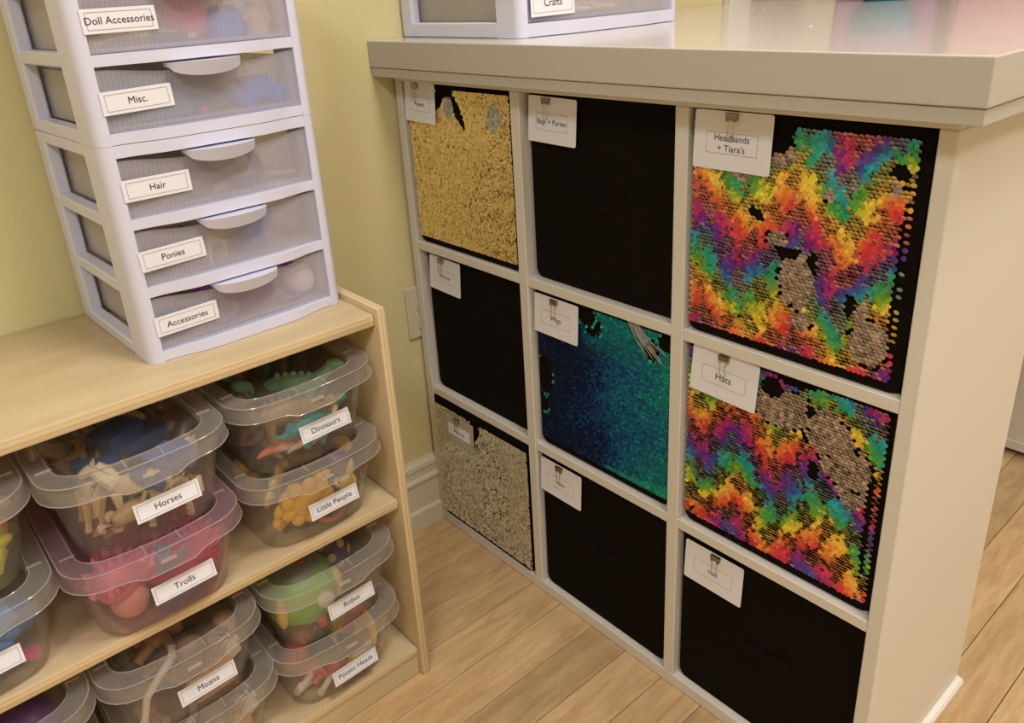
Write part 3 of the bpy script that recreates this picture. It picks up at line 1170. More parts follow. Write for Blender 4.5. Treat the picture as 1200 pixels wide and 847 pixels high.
def g_limb(m):
    m.tube([(-.045, 0, .006), (-.02, .004, .012), (.005, 0, .010), (.03, -.006, .006)], [.0042, .0048, .0045, .005], 8)
    for i in range(4):
        a = -0.6 + i * 0.4
        m.tube([(.030, -.006, .006), (.030 + .016 * math.cos(a), -.006 + .016 * math.sin(a), .006)], [.0035, .0025], 6)
    m.ell((-.048, 0, .006), (.006, .006, .006), seg=8)


def g_ball(m):
    m.ell((0, 0, .028), .028, seg=16)


def g_block(m):
    m.bbox(-.022, .022, -.014, .014, 0, .024, .004, 2)
    for sx in (-.011, .011):
        m.lathe([(.0055, .023), (.0055, .0285), (.001, .029)], 10, c=(sx, 0, 0))


def g_car(m):
    m.bbox(-.034, .034, -.015, .015, .006, .020, .005, 2)
    m.bbox(-.018, .016, -.013, .013, .018, .032, .005, 2)
    for sx in (-.020, .020):
        for sy in (-.015, .015):
            m.ell((sx, sy, .007), (.007, .003, .007), seg=10)


def g_ring(m):
    n_ = 20
    for i in range(n_):
        a0, a1 = 2 * math.pi * i / n_, 2 * math.pi * (i + 1) / n_
        m.tube([(.024 * math.cos(a0), .024 * math.sin(a0), .005), (.024 * math.cos(a1), .024 * math.sin(a1), .005)], .0045, 6)


def g_leaf(m):
    m.loft([[(x, -.002, z) for x, z in pr_] for pr_ in ([(-.028, .004), (-.012, -.0), (.010, .004), (.026, .018), (.012, .026), (-.010, .022)],)] +
           [[(x, .002, z) for x, z in [(-.028, .004), (-.012, -.0), (.010, .004), (.026, .018), (.012, .026), (-.010, .022)]]])
    m.tube([(-.028, 0, .004), (-.038, 0, -.002)], .002, 6)


def g_fluff(m):
    rg_ = random.Random(2)
    m.ell((0, 0, .030), (.034, .026, .028), seg=14)
    for i in range(40):
        th, ph = math.acos(rg_.uniform(-.9, 1)), rg_.uniform(0, 6.28)
        d_ = Vector((math.sin(th) * math.cos(ph), math.sin(th) * math.sin(ph), math.cos(th)))
        a_ = Vector((d_.x * .030, d_.y * .023, d_.z * .025 + .030))
        m.tube([a_, a_ + d_ * .007 + Vector((0, 0, .002)), a_ + d_ * .011 + Vector((.002, 0, .004))], [.006, .004, .0008], 5)


GEN = dict(fluffy_wig=g_fluff, toy_dinosaur=g_dino, toy_horse=g_horse, toy_figure=g_figure, troll_doll=g_doll, toy_flower=g_flower, toy_bowl=g_bowl, toy_limb=g_limb,
           toy_ball=g_ball, toy_block=g_block, toy_car=g_car, toy_ring=g_ring, toy_leaf=g_leaf)
TM = {}


def keep_inside(o, mw, has_hair):
    co = np.empty(len(o.data.vertices) * 3, np.float32)
    o.data.vertices.foreach_get('co', co)
    co = co.reshape(-1, 3)
    if has_hair:
        co = np.concatenate([co, np.array([(x, y, z) for x in (-.02, .02) for y in (-.02, .02) for z in (.07, .105)], np.float32)])
    inv = np.array(mw.inverted())
    Rr = np.array(o.rotation_euler.to_matrix())
    for it in range(34):
        w_ = (co * o.scale[0]) @ Rr.T + np.array(o.location)
        p = w_ @ inv[:3, :3].T + inv[:3, 3]
        f_ = np.clip(p[:, 2] / 0.098, 0, 1)
        hw_ = 0.0755 + 0.0145 * f_
        yf_ = -(0.1245 + 0.0215 * f_ + 0.011 * np.clip(1 - (p[:, 0] / hw_) ** 2, 0, 1))
        lo = np.array([np.max(np.maximum(-hw_ - p[:, 0], 0)), np.max(np.maximum(yf_ - p[:, 1], 0)), max(0.0035 - p[:, 2].min(), 0)])
        hi = np.array([np.max(np.maximum(p[:, 0] - hw_, 0)), max(p[:, 1].max() - 0.124, 0), max(p[:, 2].max() - 0.108, 0)])
        e_ = (np.abs(p[:, 0]) / hw_) ** 8 + (np.maximum(-p[:, 1], 0) / -yf_) ** 8
        k_ = int(np.argmax(e_))
        if e_[k_] > 1.0 and lo.max() < 1e-3 and hi.max() < 1e-3:
            o.location = o.location + mw.to_3x3() @ Vector((-0.003 * float(np.sign(p[k_, 0])), 0.003, 0))
            if it % 5 == 4:
                o.scale = (o.scale[0] * 0.95,) * 3
            continue
        if lo.max() < 1e-4 and hi.max() < 1e-4:
            break
        if any(lo[k_] > 1e-4 and hi[k_] > 1e-4 for k_ in range(3)) or it % 4 == 3:
            o.scale = (o.scale[0] * 0.9,) * 3
        d_ = lo - hi
        o.location = o.location + mw.to_3x3() @ Vector([float(x) for x in d_])


def toy(kind, c, bn, x, y, z, sc_=1.0, rot=(0, 0, 0), desc='', group=None, hair=None, parent_frame=None):
    if (kind, c) not in TM:
        m_ = MB()
        GEN[kind](m_)
        TM[(kind, c)] = m_.mesh(kind, [toy_mat(c)], True)
    fr_ = bn
    mw = Matrix.Translation(fr_.location) @ Matrix.Rotation(fr_.rotation_euler.z, 4, 'Z')
    p_ = mw @ Vector((x, y, z))
    o = link(kind, TM[(kind, c)], None, p_, (rot[0], rot[1], rot[2] + fr_.rotation_euler.z))
    o.scale = (sc_,) * 3
    if fr_.name.startswith('storage_bin'):
        keep_inside(o, mw, hair is not None)
    tag(o, desc, kind.split('_')[-1] if kind != 'troll_doll' else 'doll', group)
    if hair:
        m_ = MB()
        g_hairtuft(m_)
        h_ = m_.build('hair', toy_mat(hair), o, smooth=True, loc=(0, 0, .060))
    return o


def fill(key, where, items, seed, n_fill, kinds, colors, names):
    """items: hand placed toys; then n_fill more of the given kinds further back in the box"""
    b = BINS[key]
    rg_ = random.Random(seed)
    g_ = 'toys in the ' + where
    for it in items:
        kind, c, cname, x, y, z, s_, rot = it[:8]
        toy(kind, c, b, x, y, z, s_ * 1.08, rot, '%s %s in the %s' % (cname, kind.replace('_', ' '), where), g_, it[8] if len(it) > 8 else None)
    n_fill = int(n_fill * 1.2)
    for i in range(n_fill):
        kind = kinds[i % len(kinds)]
        ci = rg_.randrange(len(colors))
        x = -.055 + .11 * rg_.random()
        y = -.095 + .19 * rg_.random()
        z = .006 + .060 * (i / max(1, n_fill))
        toy(kind, colors[ci], b, x, y, z, 1.1 + .4 * rg_.random(), (rg_.uniform(-.5, .5), rg_.uniform(-.4, .4), rg_.uniform(0, 6.28)),
            '%s %s heaped in the %s' % (names[ci], kind.replace('_', ' '), where), g_)


MINT, TEALC, DBLUE, ORNG, CREAM, BRN, DBRN = (0.25, 0.62, 0.42), (0.05, 0.36, 0.40), (0.03, 0.12, 0.33), (0.75, 0.20, 0.08), (0.75, 0.66, 0.38), (0.26, 0.17, 0.10), (0.10, 0.075, 0.055)
fill('dino', 'Dinosaurs box', [
    ('toy_dinosaur', MINT, 'mint green', .030, -.100, .050, 1.25, (0.2, -.2, 2.6)),
    ('toy_dinosaur', MINT, 'smaller mint green', .050, -.060, .056, 1.1, (0.1, .2, -.4)),
    ('toy_dinosaur', TEALC, 'teal', .045, -.125, .010, 1.0, (0.3, .3, .4)),
    ('toy_dinosaur', TEALC, 'toppled teal', .058, -.085, .035, 1.1, (1.2, .1, 1.0)),
    ('toy_dinosaur', DBLUE, 'dark blue', .035, .010, .050, 1.4, (0.1, 0, .3)),
    ('toy_dinosaur', DBLUE, 'dark blue', .050, .060, .045, 1.3, (0, 0, 2.2)),
    ('toy_dinosaur', ORNG, 'orange red', -.038, -.112, .008, 1.0, (1.35, 0, .2)),
    ('toy_dinosaur', CREAM, 'cream', .046, -.128, .008, .8, (1.2, 0, .4)),
    ('toy_dinosaur', CREAM, 'tiny cream', .064, -.112, .035, .7, (.4, .8, 1.2)),
    ('toy_dinosaur', BRN, 'brown', -.035, -.110, .045, 1.15, (.2, 0, 3.0)),
    ('toy_dinosaur', DBRN, 'dark brown', -.030, -.050, .040, 1.5, (0, 0, .6)),
    ('toy_dinosaur', DBRN, 'dark brown', -.020, .040, .038, 1.6, (0, 0, 2.4)),
], 11, 9, ['toy_dinosaur'], [DBRN, BRN, TEALC], ['dark brown', 'brown', 'teal'])

YEL, LYEL, GRN, DPUR, REDP = (0.80, 0.50, 0.06), (0.78, 0.60, 0.22), (0.02, 0.34, 0.12), (0.10, 0.05, 0.16), (0.62, 0.13, 0.13)
fill('lp', 'Little People box', [
    ('toy_flower', YEL, 'golden yellow', -.014, -.130, .018, 1.25, (.2, 0, -.1)),
    ('toy_flower', YEL, 'golden yellow', -.050, -.112, .014, 1.1, (.3, 0, .6)),
    ('toy_flower', LYEL, 'pale yellow', -.052, -.080, .040, 1.15, (.4, .2, .9)),
    ('toy_flower', YEL, 'golden yellow', -.010, -.095, .045, 1.1, (.8, 0, .2)),
    ('toy_figure', DPUR, 'dark purple', .030, -.115, .020, 1.3, (.2, .2, 0)),
    ('toy_figure', DBRN, 'dark brown', .062, -.105, .018, 1.25, (.1, -.2, 0)),
    ('toy_leaf', GRN, 'green', .052, -.128, .016, 1.0, (.3, 0, .1)),
    ('toy_leaf', GRN, 'green', .045, -.110, .062, .9, (.4, .6, .4)),
    ('toy_ring', REDP, 'red and white', .018, -.118, .016, .85, (1.2, 0, .1)),
    ('toy_figure', LYEL, 'pale yellow', .038, -.125, .040, .8, (.1, .3, 0)),
], 12, 10, ['toy_figure', 'toy_block'], [DPUR, BRN, GRN, YEL], ['dark purple', 'brown', 'green', 'yellow'])

TAN, CRM2, BLU, GRY = (0.50, 0.34, 0.19), (0.70, 0.60, 0.42), (0.05, 0.13, 0.42), (0.12, 0.12, 0.13)
fill('horses', 'Horses box', [
    ('toy_horse', CRM2, 'cream', .060, -.125, .036, 1.0, (.3, .5, .8)),
    ('toy_horse', TAN, 'tan', -.030, -.115, .010, 1.05, (.9, 0, .3)),
    ('toy_horse', CRM2, 'cream, toppled', .020, -.125, .010, 1.05, (1.1, 0, 2.9)),
    ('toy_horse', TAN, 'upright tan', -.055, -.080, .020, 1.1, (.2, .2, 1.5)),
    ('toy_horse', CRM2, 'cream, standing', -.005, -.118, .028, 1.0, (.1, .1, 2.6)),
    ('toy_car', BLU, 'blue', .030, -.115, .066, 1.05, (.2, -.1, .3)),
    ('toy_horse', GRY, 'dark grey', .048, -.090, .040, 1.0, (.4, 0, 1.0)),
    ('toy_horse', GRY, 'dark grey', -.026, -.100, .036, .9, (.7, 0, 2.0)),
    ('toy_car', BLU, 'large blue', .005, -.03, .062, 1.6, (0, 0, .5)),
    ('toy_horse', CRM2, 'cream, half buried', .020, .03, .050, 1.1, (1.3, 0, .5)),
], 13, 10, ['toy_horse'], [TAN, BRN, CRM2, DBRN], ['tan', 'brown', 'cream', 'dark brown'])

MAG, PINK, SKIN, NAVY = (0.55, 0.03, 0.16), (0.72, 0.24, 0.33), (0.72, 0.36, 0.30), (0.03, 0.05, 0.20)
fill('trolls', 'Trolls box', [
    ('troll_doll', SKIN, 'pink skinned', -.020, -.118, .018, 1.05, (1.2, .2, -.9), PINK),
    ('troll_doll', SKIN, 'magenta haired', .035, -.128, .014, .9, (1.3, 0, 1.2), MAG),
    ('troll_doll', PINK, 'bright pink', -.045, -.090, .022, 1.1, (.5, .3, .4), PINK),
    ('troll_doll', MAG, 'magenta', .055, -.085, .022, 1.3, (.2, 0, .2), MAG),
    ('troll_doll', MAG, 'magenta', .030, -.090, .030, 1.2, (.3, .2, -.3), MAG),
    ('troll_doll', MAG, 'magenta', .066, -.110, .030, 1.0, (.3, .4, .8), MAG),
    ('fluffy_wig', MAG, 'magenta', .045, -.105, .040, 1.25, (0, 0, 0)),
    ('fluffy_wig', MAG, 'largest magenta', .045, -.060, .030, 1.5, (0, 0, .5)),
    ('fluffy_wig', MAG, 'smallest magenta', .060, -.110, .015, .9, (0, 0, 1.5)),
    ('fluffy_wig', PINK, 'bright pink', -.050, -.100, .030, 1.0, (0, 0, 1.0)),
    ('toy_block', TEALC, 'teal', .012, -.118, .062, 1.0, (.2, .1, .2)),
    ('toy_block', NAVY, 'navy blue', .010, -.122, .010, 1.1, (.1, 0, .2)),
    ('toy_ball', SKIN, 'pink skinned', -.040, -.108, .010, .75, (0, 0, 0)),
], 14, 8, ['troll_doll'], [MAG, PINK, SKIN], ['magenta', 'bright pink', 'pink skinned'])

YGRN = (0.55, 0.60, 0.05)
fill('green', 'box with the yellow-green dinosaur', [
    ('toy_dinosaur', YGRN, 'yellow-green', .060, -.112, .018, 1.1, (.6, .9, 1.7)),
    ('toy_dinosaur', YGRN, 'yellow-green', .030, -.110, .010, 1.0, (1.0, 0, .4)),
    ('toy_ball', ORNG, 'orange', .064, -.085, .030, .7, (0, 0, 0)),
], 15, 7, ['toy_dinosaur'], [YGRN, DBRN, BRN], ['yellow-green', 'dark brown', 'brown'])
SKYB, HPNK = (0.03, 0.20, 0.55), (0.75, 0.06, 0.26)
fill('blue', 'box of blue and pink toys', [
    ('toy_car', SKYB, 'sky blue', .012, -.120, .045, 1.4, (.5, -.4, .2)),
    ('toy_block', SKYB, 'sky blue', .005, -.128, .020, 1.5, (.2, 0, .2)),
    ('toy_ball', SKYB, 'sky blue', .055, -.070, .020, .8, (0, 0, 0)),
    ('toy_limb', HPNK, 'hot pink', .048, -.125, .010, .9, (0, 0, .2)),
    ('toy_limb', HPNK, 'hot pink', .035, -.118, .008, .8, (0, 0, -.2)),
], 16, 7, ['toy_block', 'toy_figure'], [SKYB, DPUR, BRN], ['sky blue', 'dark purple', 'brown'])
PUR = (0.10, 0.02, 0.25)
for kk, sd in (('purple', 17), ('purple2', 18)):
    fill(kk, 'box of purple toys' if kk == 'purple' else 'box under the purple toys', [
        ('toy_ball', PUR, 'deep purple', .030, -.075, .030, 1.2, (0, 0, 0)),
        ('toy_ball', PUR, 'deep purple', -.020, -.095, .030, 1.2, (0, 0, 0)),
        ('toy_leaf', (0.10, 0.22, 0.03), 'dark green', .040, .000, .078, 1.1, (1.2, 0, .4)),
    ], sd, 6, ['toy_figure', 'toy_block'], [PUR, DBRN, GRN], ['deep purple', 'dark brown', 'green'])
MSK, MBR = (0.52, 0.30, 0.19), (0.20, 0.11, 0.06)
for kk, sd, nm in (('moana', 19, 'Moana box'), ('under', 20, 'box under the Moana box')):
    fill(kk, nm, [
        ('troll_doll', MSK, 'tan skinned', .018, -.112, .030, 1.1, (1.2, 0, .9), MBR),
        ('troll_doll', MSK, 'topmost tan skinned', -.010, -.050, .072, 1.1, (1.4, 0, 1.7), MBR),
        ('toy_figure', MBR, 'dark brown', .010, -.090, .040, 1.3, (.5, 0, 0)),
        ('toy_limb', (0.72, 0.62, 0.58), 'pale', -.050, -.118, .030, 1.0, (.2, -.9, .3)),
        ('toy_block', (0.70, 0.66, 0.62), 'white', .066, -.105, .050, 1.0, (.2, 1.2, .3)),
        ('toy_ball', (0.06, 0.08, 0.36), 'blue', .004, -.138, .012, .42, (0, 0, 0)),
        ('toy_block', (0.55, 0.32, 0.16), 'orange brown', .030, -.120, .008, 1.3, (0, 0, .1)),
    ], sd, 9, ['toy_figure', 'troll_doll'], [MBR, MSK, DBRN], ['dark brown', 'tan', 'blackish brown'])

# green robot head with yellow ears
b = BINS['robot']
rb = empty('robot_head', (b.location.x - .027, b.location.y - .076, b.location.z + .006), -0.15)
tag(rb, 'round green robot head with yellow ears lying in the Robot box', 'robot', )
q = MB()
q.lathe([(.003, .002), (.030, .004), (.050, .022), (.056, .046), (.052, .070), (.040, .086), (.036, .088)], 24)
q.build('shell', toy_mat((0.20, 0.46, 0.06)), rb, smooth=True)
q = MB()
q.lathe([(.036, .0875), (.030, .095), (.016, .0985), (.002, .099)], 20)
q.build('dome', toy_mat((0.25, 0.28, 0.26)), rb, smooth=True)
q = MB()
q.bbox(-.010, .010, -.012, .012, .096, .102, .003, 2)
q.build('button', toy_mat((0.55, 0.04, 0.05)), rb, smooth=True)
for s_, xx, yy in ((-1, -.040, -.042), (1, .050, -.020)):
    q = MB()
    q.ell((xx, yy, .050), (.009, .008, .026))
    q.build('ear', toy_mat((0.75, 0.50, 0.10)), rb, smooth=True)
q = MB()
q.ell((.022, -.052, .052), (.014, .007, .014))
q.build('eye', toy_mat((0.75, 0.76, 0.72)), rb, smooth=True)
q = MB()
q.bbox(.006, .018, -.056, -.044, .008, .024, .002, 1)
q.build('mouth', toy_mat((0.60, 0.06, 0.05)), rb, smooth=True)
# purple ball with yellow dots
bl = empty('dotted_ball', (b.location.x + .040, b.location.y - .016, b.location.z + .006))
tag(bl, 'purple ball with pale yellow dots in the Robot box', 'ball')
q = MB()
q.ell((0, 0, .050), (.044, .050, .048), seg=22)
q.build('ball', toy_mat((0.09, 0.05, 0.24)), bl, smooth=True)
for i in range(34):
    th = math.acos(1 - 1.75 * (i + 0.5) / 34)
    ph = i * 2.39996
    d = Vector((math.sin(th) * math.cos(ph), math.sin(th) * math.sin(ph), math.cos(th)))
    q = MB()
    e = Vector((d.x * .044, d.y * .050, d.z * .048 + .050))
    q.ell((0, 0, 0), (.0075, .0075, .0014), seg=10)
    o = q.build('dot', toy_mat((0.62, 0.58, 0.20)), bl, smooth=True, loc=e)
    o.rotation_euler = d.to_track_quat('Z', 'Y').to_euler()

WHT = (0.72, 0.66, 0.62)
fill('potato', 'Potato Heads box', [
    ('toy_bowl', (0.80, 0.56, 0.05), 'yellow', .040, -.088, .036, 1.0, (.9, .3, .3)),
    ('toy_figure', REDP, 'dull red', -.040, -.112, .012, 1.1, (1.2, 0, .6)),
    ('toy_limb', WHT, 'white', -.035, -.124, .010, 1.1, (.2, .2, .35)),
    ('toy_limb', WHT, 'white', -.020, -.130, .008, 1.0, (.1, 0, -.1)),
    ('toy_limb', WHT, 'white', .010, -.132, .014, 1.0, (.1, -.3, .1)),
    ('toy_limb', GRY, 'dark grey', .060, -.126, .008, .5, (0, 0, .4)),
    ('toy_block', GRY, 'dark grey', -.002, -.110, .030, 1.2, (.2, .2, .5)),
    ('toy_figure', REDP, 'dull red', -.050, -.060, .030, 1.2, (.4, 0, .6)),
], 21, 8, ['toy_figure', 'toy_limb'], [REDP, (0.30, 0.10, 0.12), BRN], ['dull red', 'maroon', 'brown'])


# ------------------------------------------------------------------ plastic drawer units
def bowed(mb_, x0, x1, z0, z1, yfn, th, n_=28, mi=0, z1fn=None, z0fn=None):
    rings = []
    for i in range(n_ + 1):
        x = x0 + (x1 - x0) * i / n_
        y = yfn(x)
        a = z0 + (z0fn(x) if z0fn else 0)
        b_ = z1 + (z1fn(x) if z1fn else 0)
        rings.append([(x, y, a), (x, y, b_), (x, y + th, b_), (x, y + th, a)])
    mb_.loft(rings, mi)


def drawer_unit(label, loc, rz, W, D, n, pitch, base, texts, lab, group=None, post=0.017, rail=0.0125, side_post=0.052):
    u = empty('drawer_unit', loc, rz)
    tag(u, label, 'drawers', group)
    hw, f, bk = W / 2, -D / 2, D / 2
    Hh = base + n * pitch
    MW = MAT['drawer_white']
    bump = lambda x: -0.010 * (1 - sm(.20 * W, .40 * W, abs(x)))
    for sx in (-1, 1):
        q_ = MB()
        xa_, xb_ = sorted((sx * hw, sx * (hw - post)))
        # front post, rounded outer corner
        r_ = 0.013
        ring = []
        cx_ = sx * (hw - r_)
        for k_ in range(7):
            a = math.radians(180 + 90 * k_ / 6) if sx < 0 else math.radians(270 + 90 * k_ / 6)
            ring.append((cx_ + r_ * math.cos(a), f + r_ + r_ * math.sin(a)))
        if sx < 0:
            ring += [(-hw + post, f), (-hw + post, f + side_post), (-hw, f + side_post)]
        else:
            ring = [(hw - post, f)] + ring + [(hw, f + side_post), (hw - post, f + side_post)]
        q_.loft([[(x, y, 0.0) for x, y in ring], [(x, y, Hh) for x, y in ring]])
        q_.build('post', MW, u, smooth=True)
        q_ = MB()
        q_.bbox(xa_, xb_, bk - .030, bk, 0.0, Hh, .003, 2)
        q_.build('post', MW, u)
        for i in range(n + 1):
            z_ = i * pitch
            top = z_ + (base if i == n else rail + .003)
            q_ = MB()
            q_.bbox(xa_, xb_ if sx < 0 else xb_, f + side_post - .001, bk - .029, z_ + (.0 if i else 0), top, .002, 1)
            q_.build('side_rail', MW, u)
    for i in range(n + 1):
        z_ = i * pitch
        q_ = MB()
        hgt = base if i == n else rail
        bowed(q_, -hw + post - .003, hw - post + .003, z_ + .0005, z_ + hgt, lambda x: f + .0006 + bump(x), .020, 28)
        q_.build('front_rail', MW, u, smooth=True)
    q_ = MB()
    q_.box(-hw + .004, hw - .004, f + .015, bk - .002, Hh - .004, Hh - .001)
    q_.build('top_panel', MW, u)
    q_ = MB()
    q_.box(-hw + post, hw - post, bk - .006, bk - .002, .002, Hh - .006)
    q_.build('back_panel', MW, u)
    for i in range(n):
        z0 = i * pitch + rail
        z1 = (i + 1) * pitch
        dr = empty('drawer', (0, 0, 0))
        dr.parent = u
        xl, xr = -hw + post + .001, hw - post - .001
        q_ = MB()
        swoop = lambda x: -0.010 * (1 - sm(.10 * W, .46 * W, abs(x))) if True else 0
        bowed(q_, xl, xr, z0 + .001, z1 - .003, lambda x: f + .004 + bump(x) * 0.35, .0022, 28, z1fn=lambda x: -0.007 * (1 - sm(.14 * W, .44 * W, abs(x))))
        q_.build('front', MAT['drawer_clear'], dr, smooth=True)
        # tray behind the front
        q_ = MB()
        q_.box(xl + .003, xl + .005, f + .010, bk - .016, z0 + .003, z1 - .008)
        q_.box(xr - .005, xr - .003, f + .010, bk - .016, z0 + .003, z1 - .008)
        q_.box(xl + .005, xr - .005, bk - .018, bk - .016, z0 + .003, z1 - .008)
        q_.box(xl + .005, xr - .005, f + .010, bk - .018, z0 + .003, z0 + .005)
        q_.build('tray', MAT['drawer_tray'], dr)
        # lens-shaped pull
        q_ = MB()
        hwid = 0.043 * W / 0.27
        ring_t, ring_b = [], []
        zt = z1 - .002
        npt = 22
        front = []
        for k_ in range(npt + 1):
            x = -hwid + 2 * hwid * k_ / npt
            e_ = math.sqrt(max(0, 1 - (x / hwid) ** 2))
            front.append((x, e_))
        top = [(x, f + bump(0) + .002 - .019 * e_, zt) for x, e_ in front] + [(hwid, f + .006, zt), (-hwid, f + .006, zt)]
        low = [(x, f + bump(0) + .002 - .012 * e_, zt - .005 - .011 * e_) for x, e_ in front] + [(hwid, f + .006, zt - .004), (-hwid, f + .006, zt - .004)]
        q_.loft([low, top])
        q_.build('handle', MW, dr, smooth=True)
        if i < len(texts) and texts[i]:
            w_, h_, ts_, lx, lz = lab
            m_ = card_mb(w_, h_, [texts[i]], ts_, (-w_ * .44, w_ * .44, -h_ * .36, h_ * .36))
            m_.build('paper_label', PAPER, dr, loc=(lx, f - .0008, z0 + lz), rot=(0, random.uniform(-.03, .02), 0))
    return u


DU_RZ = math.radians(2.2)
fl = Vector((-0.5465, -0.2636))
ex = Vector((math.cos(DU_RZ), math.sin(DU_RZ)))
ey = Vector((-math.sin(DU_RZ), math.cos(DU_RZ)))
DW, DD = 0.2665, 0.246
ctr = fl + ex * DW / 2 + ey * DD / 2
LAB = (0.077, 0.0245, 0.0105, -DW / 2 + 0.0535, 0.033)
du1 = drawer_unit('white plastic three drawer unit standing on the birch toy shelf', (ctr.x, ctr.y, 0.6408), DU_RZ, DW, DD, 3, 0.0818, 0.014,
                  ['Accessories', 'Ponies', 'Hair'], LAB)
du2 = drawer_unit('white plastic drawer unit with Misc. and Doll Accessories drawers, stacked on another unit', (ctr.x, ctr.y, 0.6408 + 0.0143 + 3 * 0.0818), DU_RZ, DW, DD, 3, 0.0818, 0.014,
                  ['Misc.', 'Doll Accessories', None], LAB)
du3 = drawer_unit('wide white plastic drawer unit with a Crafts drawer on the counter', (0.030 + 0.18, -0.155, 0.966), 0.0, 0.36, 0.298, 3, 0.112, 0.016,
                  ['Crafts', None, None], (0.088, 0.036, 0.0150, -0.18 + 0.0665, 0.0265), rail=0.019, post=0.017, side_post=0.050)


# things inside the drawers, seen through the frosted fronts
def dt(u, i, kind, c, cname, x, y, zz, s_, rot, where, pitch=0.0818, rail=0.0125):
    o = toy(kind, c, u, x, y, i * pitch + rail + .0055 + zz, s_, rot, '%s %s in the %s drawer' % (cname, kind.replace('_', ' '), where), 'things in the frosted drawers')
    o.scale = (s_ * 1.2,) * 3
    mw = Matrix.Translation(u.location) @ Matrix.Rotation(u.rotation_euler.z, 4, 'Z')
    f_ = -0.123 if u is not du3 else -0.149
    Rm = o.rotation_euler.to_matrix()
    lc = [mw.inverted() @ (o.location + Rm @ (v.co * o.scale[0])) for v in o.data.vertices]
    zf = i * pitch + rail + .0055
    zm = (i + 1) * pitch - .012
    ext = max(p.z for p in lc) - min(p.z for p in lc)
    if ext > zm - zf:
        k_ = (zm - zf) / ext
        o.scale = (o.scale[0] * k_,) * 3
        lc = [mw.inverted() @ (o.location + Rm @ (v.co * o.scale[0])) for v in o.data.vertices]
    hw_ = (0.112 if u is not du3 else 0.158)
    dx_ = max(0, -hw_ - min(p.x for p in lc)) - max(0, max(p.x for p in lc) - hw_)
    o.location += mw.to_3x3() @ Vector((dx_, f_ + .012 - min(p.y for p in lc), zf - min(p.z for p in lc)))


LPUR, LBLU = (0.30, 0.07, 0.42), (0.02, 0.16, 0.62)
dt(du2, 1, 'toy_ball', HPNK, 'hot pink', .005, -.085, .0, .85, (0, 0, 0), 'Doll Accessories')
dt(du2, 1, 'toy_block', LBLU, 'blue', .05, -.085, .0, 1.0, (0, 0, .3), 'Doll Accessories')
dt(du2, 1, 'toy_limb', CREAM, 'cream', -.07, -.09, .0, 1.0, (0, 0, .1), 'Doll Accessories')
dt(du2, 1, 'toy_ring', DPUR, 'dark purple', -.02, -.08, .0, 1.0, (.3, 0, 0), 'Doll Accessories')
dt(du2, 1, 'toy_figure', TAN, 'tan', .085, -.07, .0, .9, (0, 0, 0), 'Doll Accessories')
for i_, (x_, y_) in enumerate(((-.08, -.08), (-.05, -.085), (-.085, -.05))):
    dt(du2, 0, 'toy_block', (0.03, 0.17, 0.26), 'slate blue', x_, y_, .0, 1.75 + .2 * i_, (0, 0, .1 * i_), 'Misc.')
dt(du2, 0, 'toy_ball', (0.05, 0.10, 0.20), 'navy', .000, -.08, .0, 1.0, (0, 0, 0), 'Misc.')
dt(du2, 0, 'toy_car', LBLU, 'blue', .075, -.085, .0, .9, (0, 0, .1), 'Misc.')
dt(du2, 0, 'toy_limb', HPNK, 'hot pink', .03, -.08, .0, .8, (0, 0, .8), 'Misc.')
dt(du1, 2, 'toy_ring', DBRN, 'dark brown', -.02, -.08, .0, 1.1, (.4, 0, 0), 'Hair')
dt(du1, 2, 'toy_ring', DPUR, 'dark purple', .03, -.075, .0, 1.2, (.6, 0, 0), 'Hair')
dt(du1, 2, 'toy_limb', TAN, 'tan', .05, -.08, .02, 1.0, (0, 0, .2), 'Hair')
dt(du1, 1, 'toy_horse', LBLU, 'sky blue', .03, -.085, .0, .95, (0, 0, 0), 'Ponies')
dt(du1, 1, 'toy_horse', CREAM, 'cream', -.02, -.075, .0, .85, (0, 0, .4), 'Ponies')
dt(du1, 1, 'toy_horse', GRY, 'dark grey', -.075, -.08, .0, .85, (0, 0, .3), 'Ponies')
dt(du1, 0, 'toy_ball', LBLU, 'blue', -.085, -.085, .0, .6, (0, 0, 0), 'Accessories')
dt(du1, 0, 'toy_ring', LPUR, 'violet', -.030, -.085, .0, 1.15, (1.1, 0, 0), 'Accessories')
dt(du1, 0, 'toy_ring', LPUR, 'violet', .070, -.085, .02, 1.2, (1.0, .3, 0), 'Accessories')
dt(du1, 0, 'toy_ball', (0.20, 0.03, 0.22), 'plum', .02, -.08, .0, .8, (0, 0, 0), 'Accessories')
dt(du1, 0, 'toy_ball', WHT, 'white', .09, -.08, .0, .7, (0, 0, 0), 'Accessories')
dt(du3, 0, 'toy_limb', LYEL, 'pale yellow', -.03, -.12, .0, 1.3, (0, 0, 0), 'Crafts', .112, .019)
dt(du3, 0, 'toy_block', LBLU, 'blue', -.13, -.04, .0, 1.3, (0, 0, 0), 'Crafts', .112, .019)
dt(du3, 0, 'toy_limb', WHT, 'white', -.10, -.12, .0, 1.2, (0, 0, 0), 'Crafts', .112, .019)

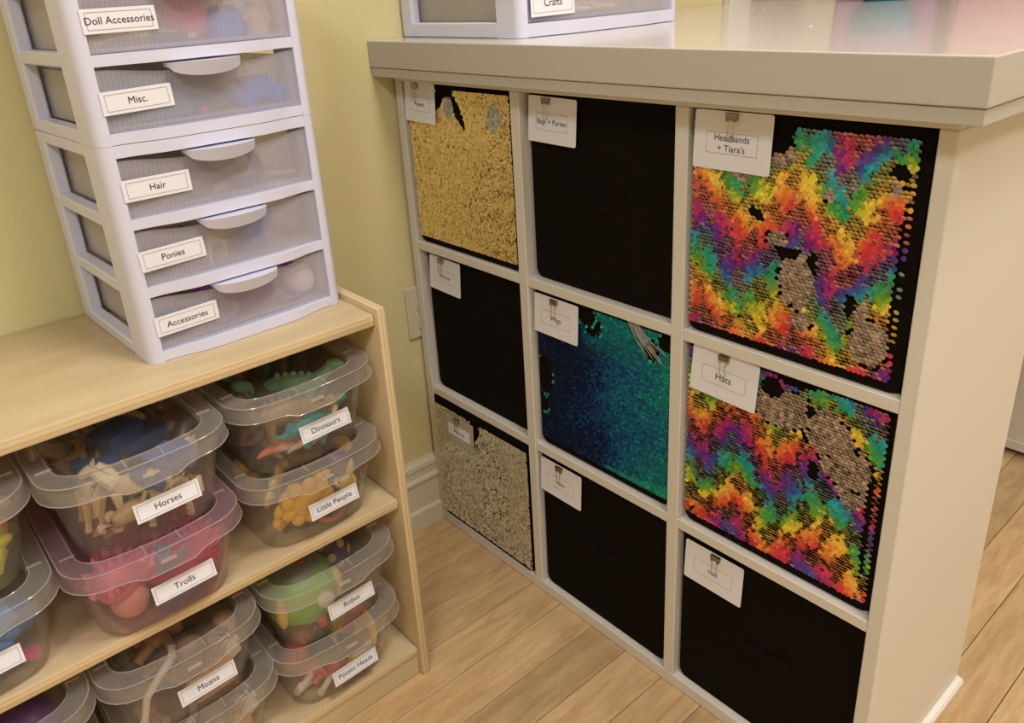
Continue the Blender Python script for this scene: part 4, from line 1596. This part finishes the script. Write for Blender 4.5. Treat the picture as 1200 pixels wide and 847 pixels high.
# ------------------------------------------------------------------ things at the back of the counter
bw = empty('teal_bowl', (0.955, -0.385, 0.9657))
tag(bw, 'teal blue bowl standing at the back of the white counter', 'bowl')
q = MB()
q.lathe([(.001, 0), (.038, 0), (.042, .004), (.062, .03), (.074, .065), (.071, .065), (.058, .032), (.036, .007), (.001, .006)], 28)
q.build('bowl_body', toy_mat((0.01, 0.20, 0.36)), bw, smooth=True)
q = MB()
q.lathe([(.071, .0645), (.0755, .066), (.0755, .069), (.071, .069)], 28)
q.build('bowl_rim', toy_mat((0.70, 0.72, 0.72)), bw, smooth=True)
tb = empty('craft_tub', (1.17, -0.31, 0.9657), 0.2)
tag(tb, 'purple craft tub with a lid behind the teal bowl', 'tub')
q = MB()
q.loft([rrect(.095, -.11, .11, .02, 0, 0.0), rrect(.105, -.12, .12, .022, 0, .16), rrect(.102, -.117, .117, .02, 0, .16), rrect(.092, -.107, .107, .02, 0, .004)])
q.build('tub_body', toy_mat((0.42, 0.22, 0.42)), tb, smooth=True)
q = MB()
q.loft([rrect(.109, -.124, .124, .022, 0, .155), rrect(.109, -.124, .124, .022, 0, .172), rrect(.10, -.115, .115, .02, 0, .176)])
q.build('tub_lid', toy_mat((0.60, 0.52, 0.60)), tb, smooth=True)
tb = empty('craft_tub', (1.10, -0.60, 0.9657), -0.1)
tag(tb, 'pink craft tub with a lid standing beside the purple tub', 'tub')
q = MB()
q.loft([rrect(.085, -.10, .10, .02, 0, 0.0), rrect(.095, -.11, .11, .022, 0, .19), rrect(.092, -.107, .107, .02, 0, .19), rrect(.082, -.097, .097, .02, 0, .004)])
q.build('tub_body', toy_mat((0.66, 0.36, 0.42)), tb, smooth=True)
q = MB()
q.loft([rrect(.099, -.114, .114, .022, 0, .185), rrect(.099, -.114, .114, .022, 0, .202), rrect(.09, -.105, .105, .02, 0, .206)])
q.build('tub_lid', toy_mat((0.70, 0.62, 0.62)), tb, smooth=True)

for i, (x_, y_) in enumerate(((0.2644, -0.6208), (0.70, -0.245), (0.715, -0.262))):
    q = MB()
    q.lathe([(.0004, 0), (.0022, 0), (.0026, .0004), (.0022, .0008), (.0004, .0006)], 10)
    o = q.build('loose_sequin', MAT['paper'], None, loc=(x_, y_, 0.9656))
    tag(o, 'tiny loose white sequin lying on the glossy counter', 'sequin', 'loose sequins on the counter')
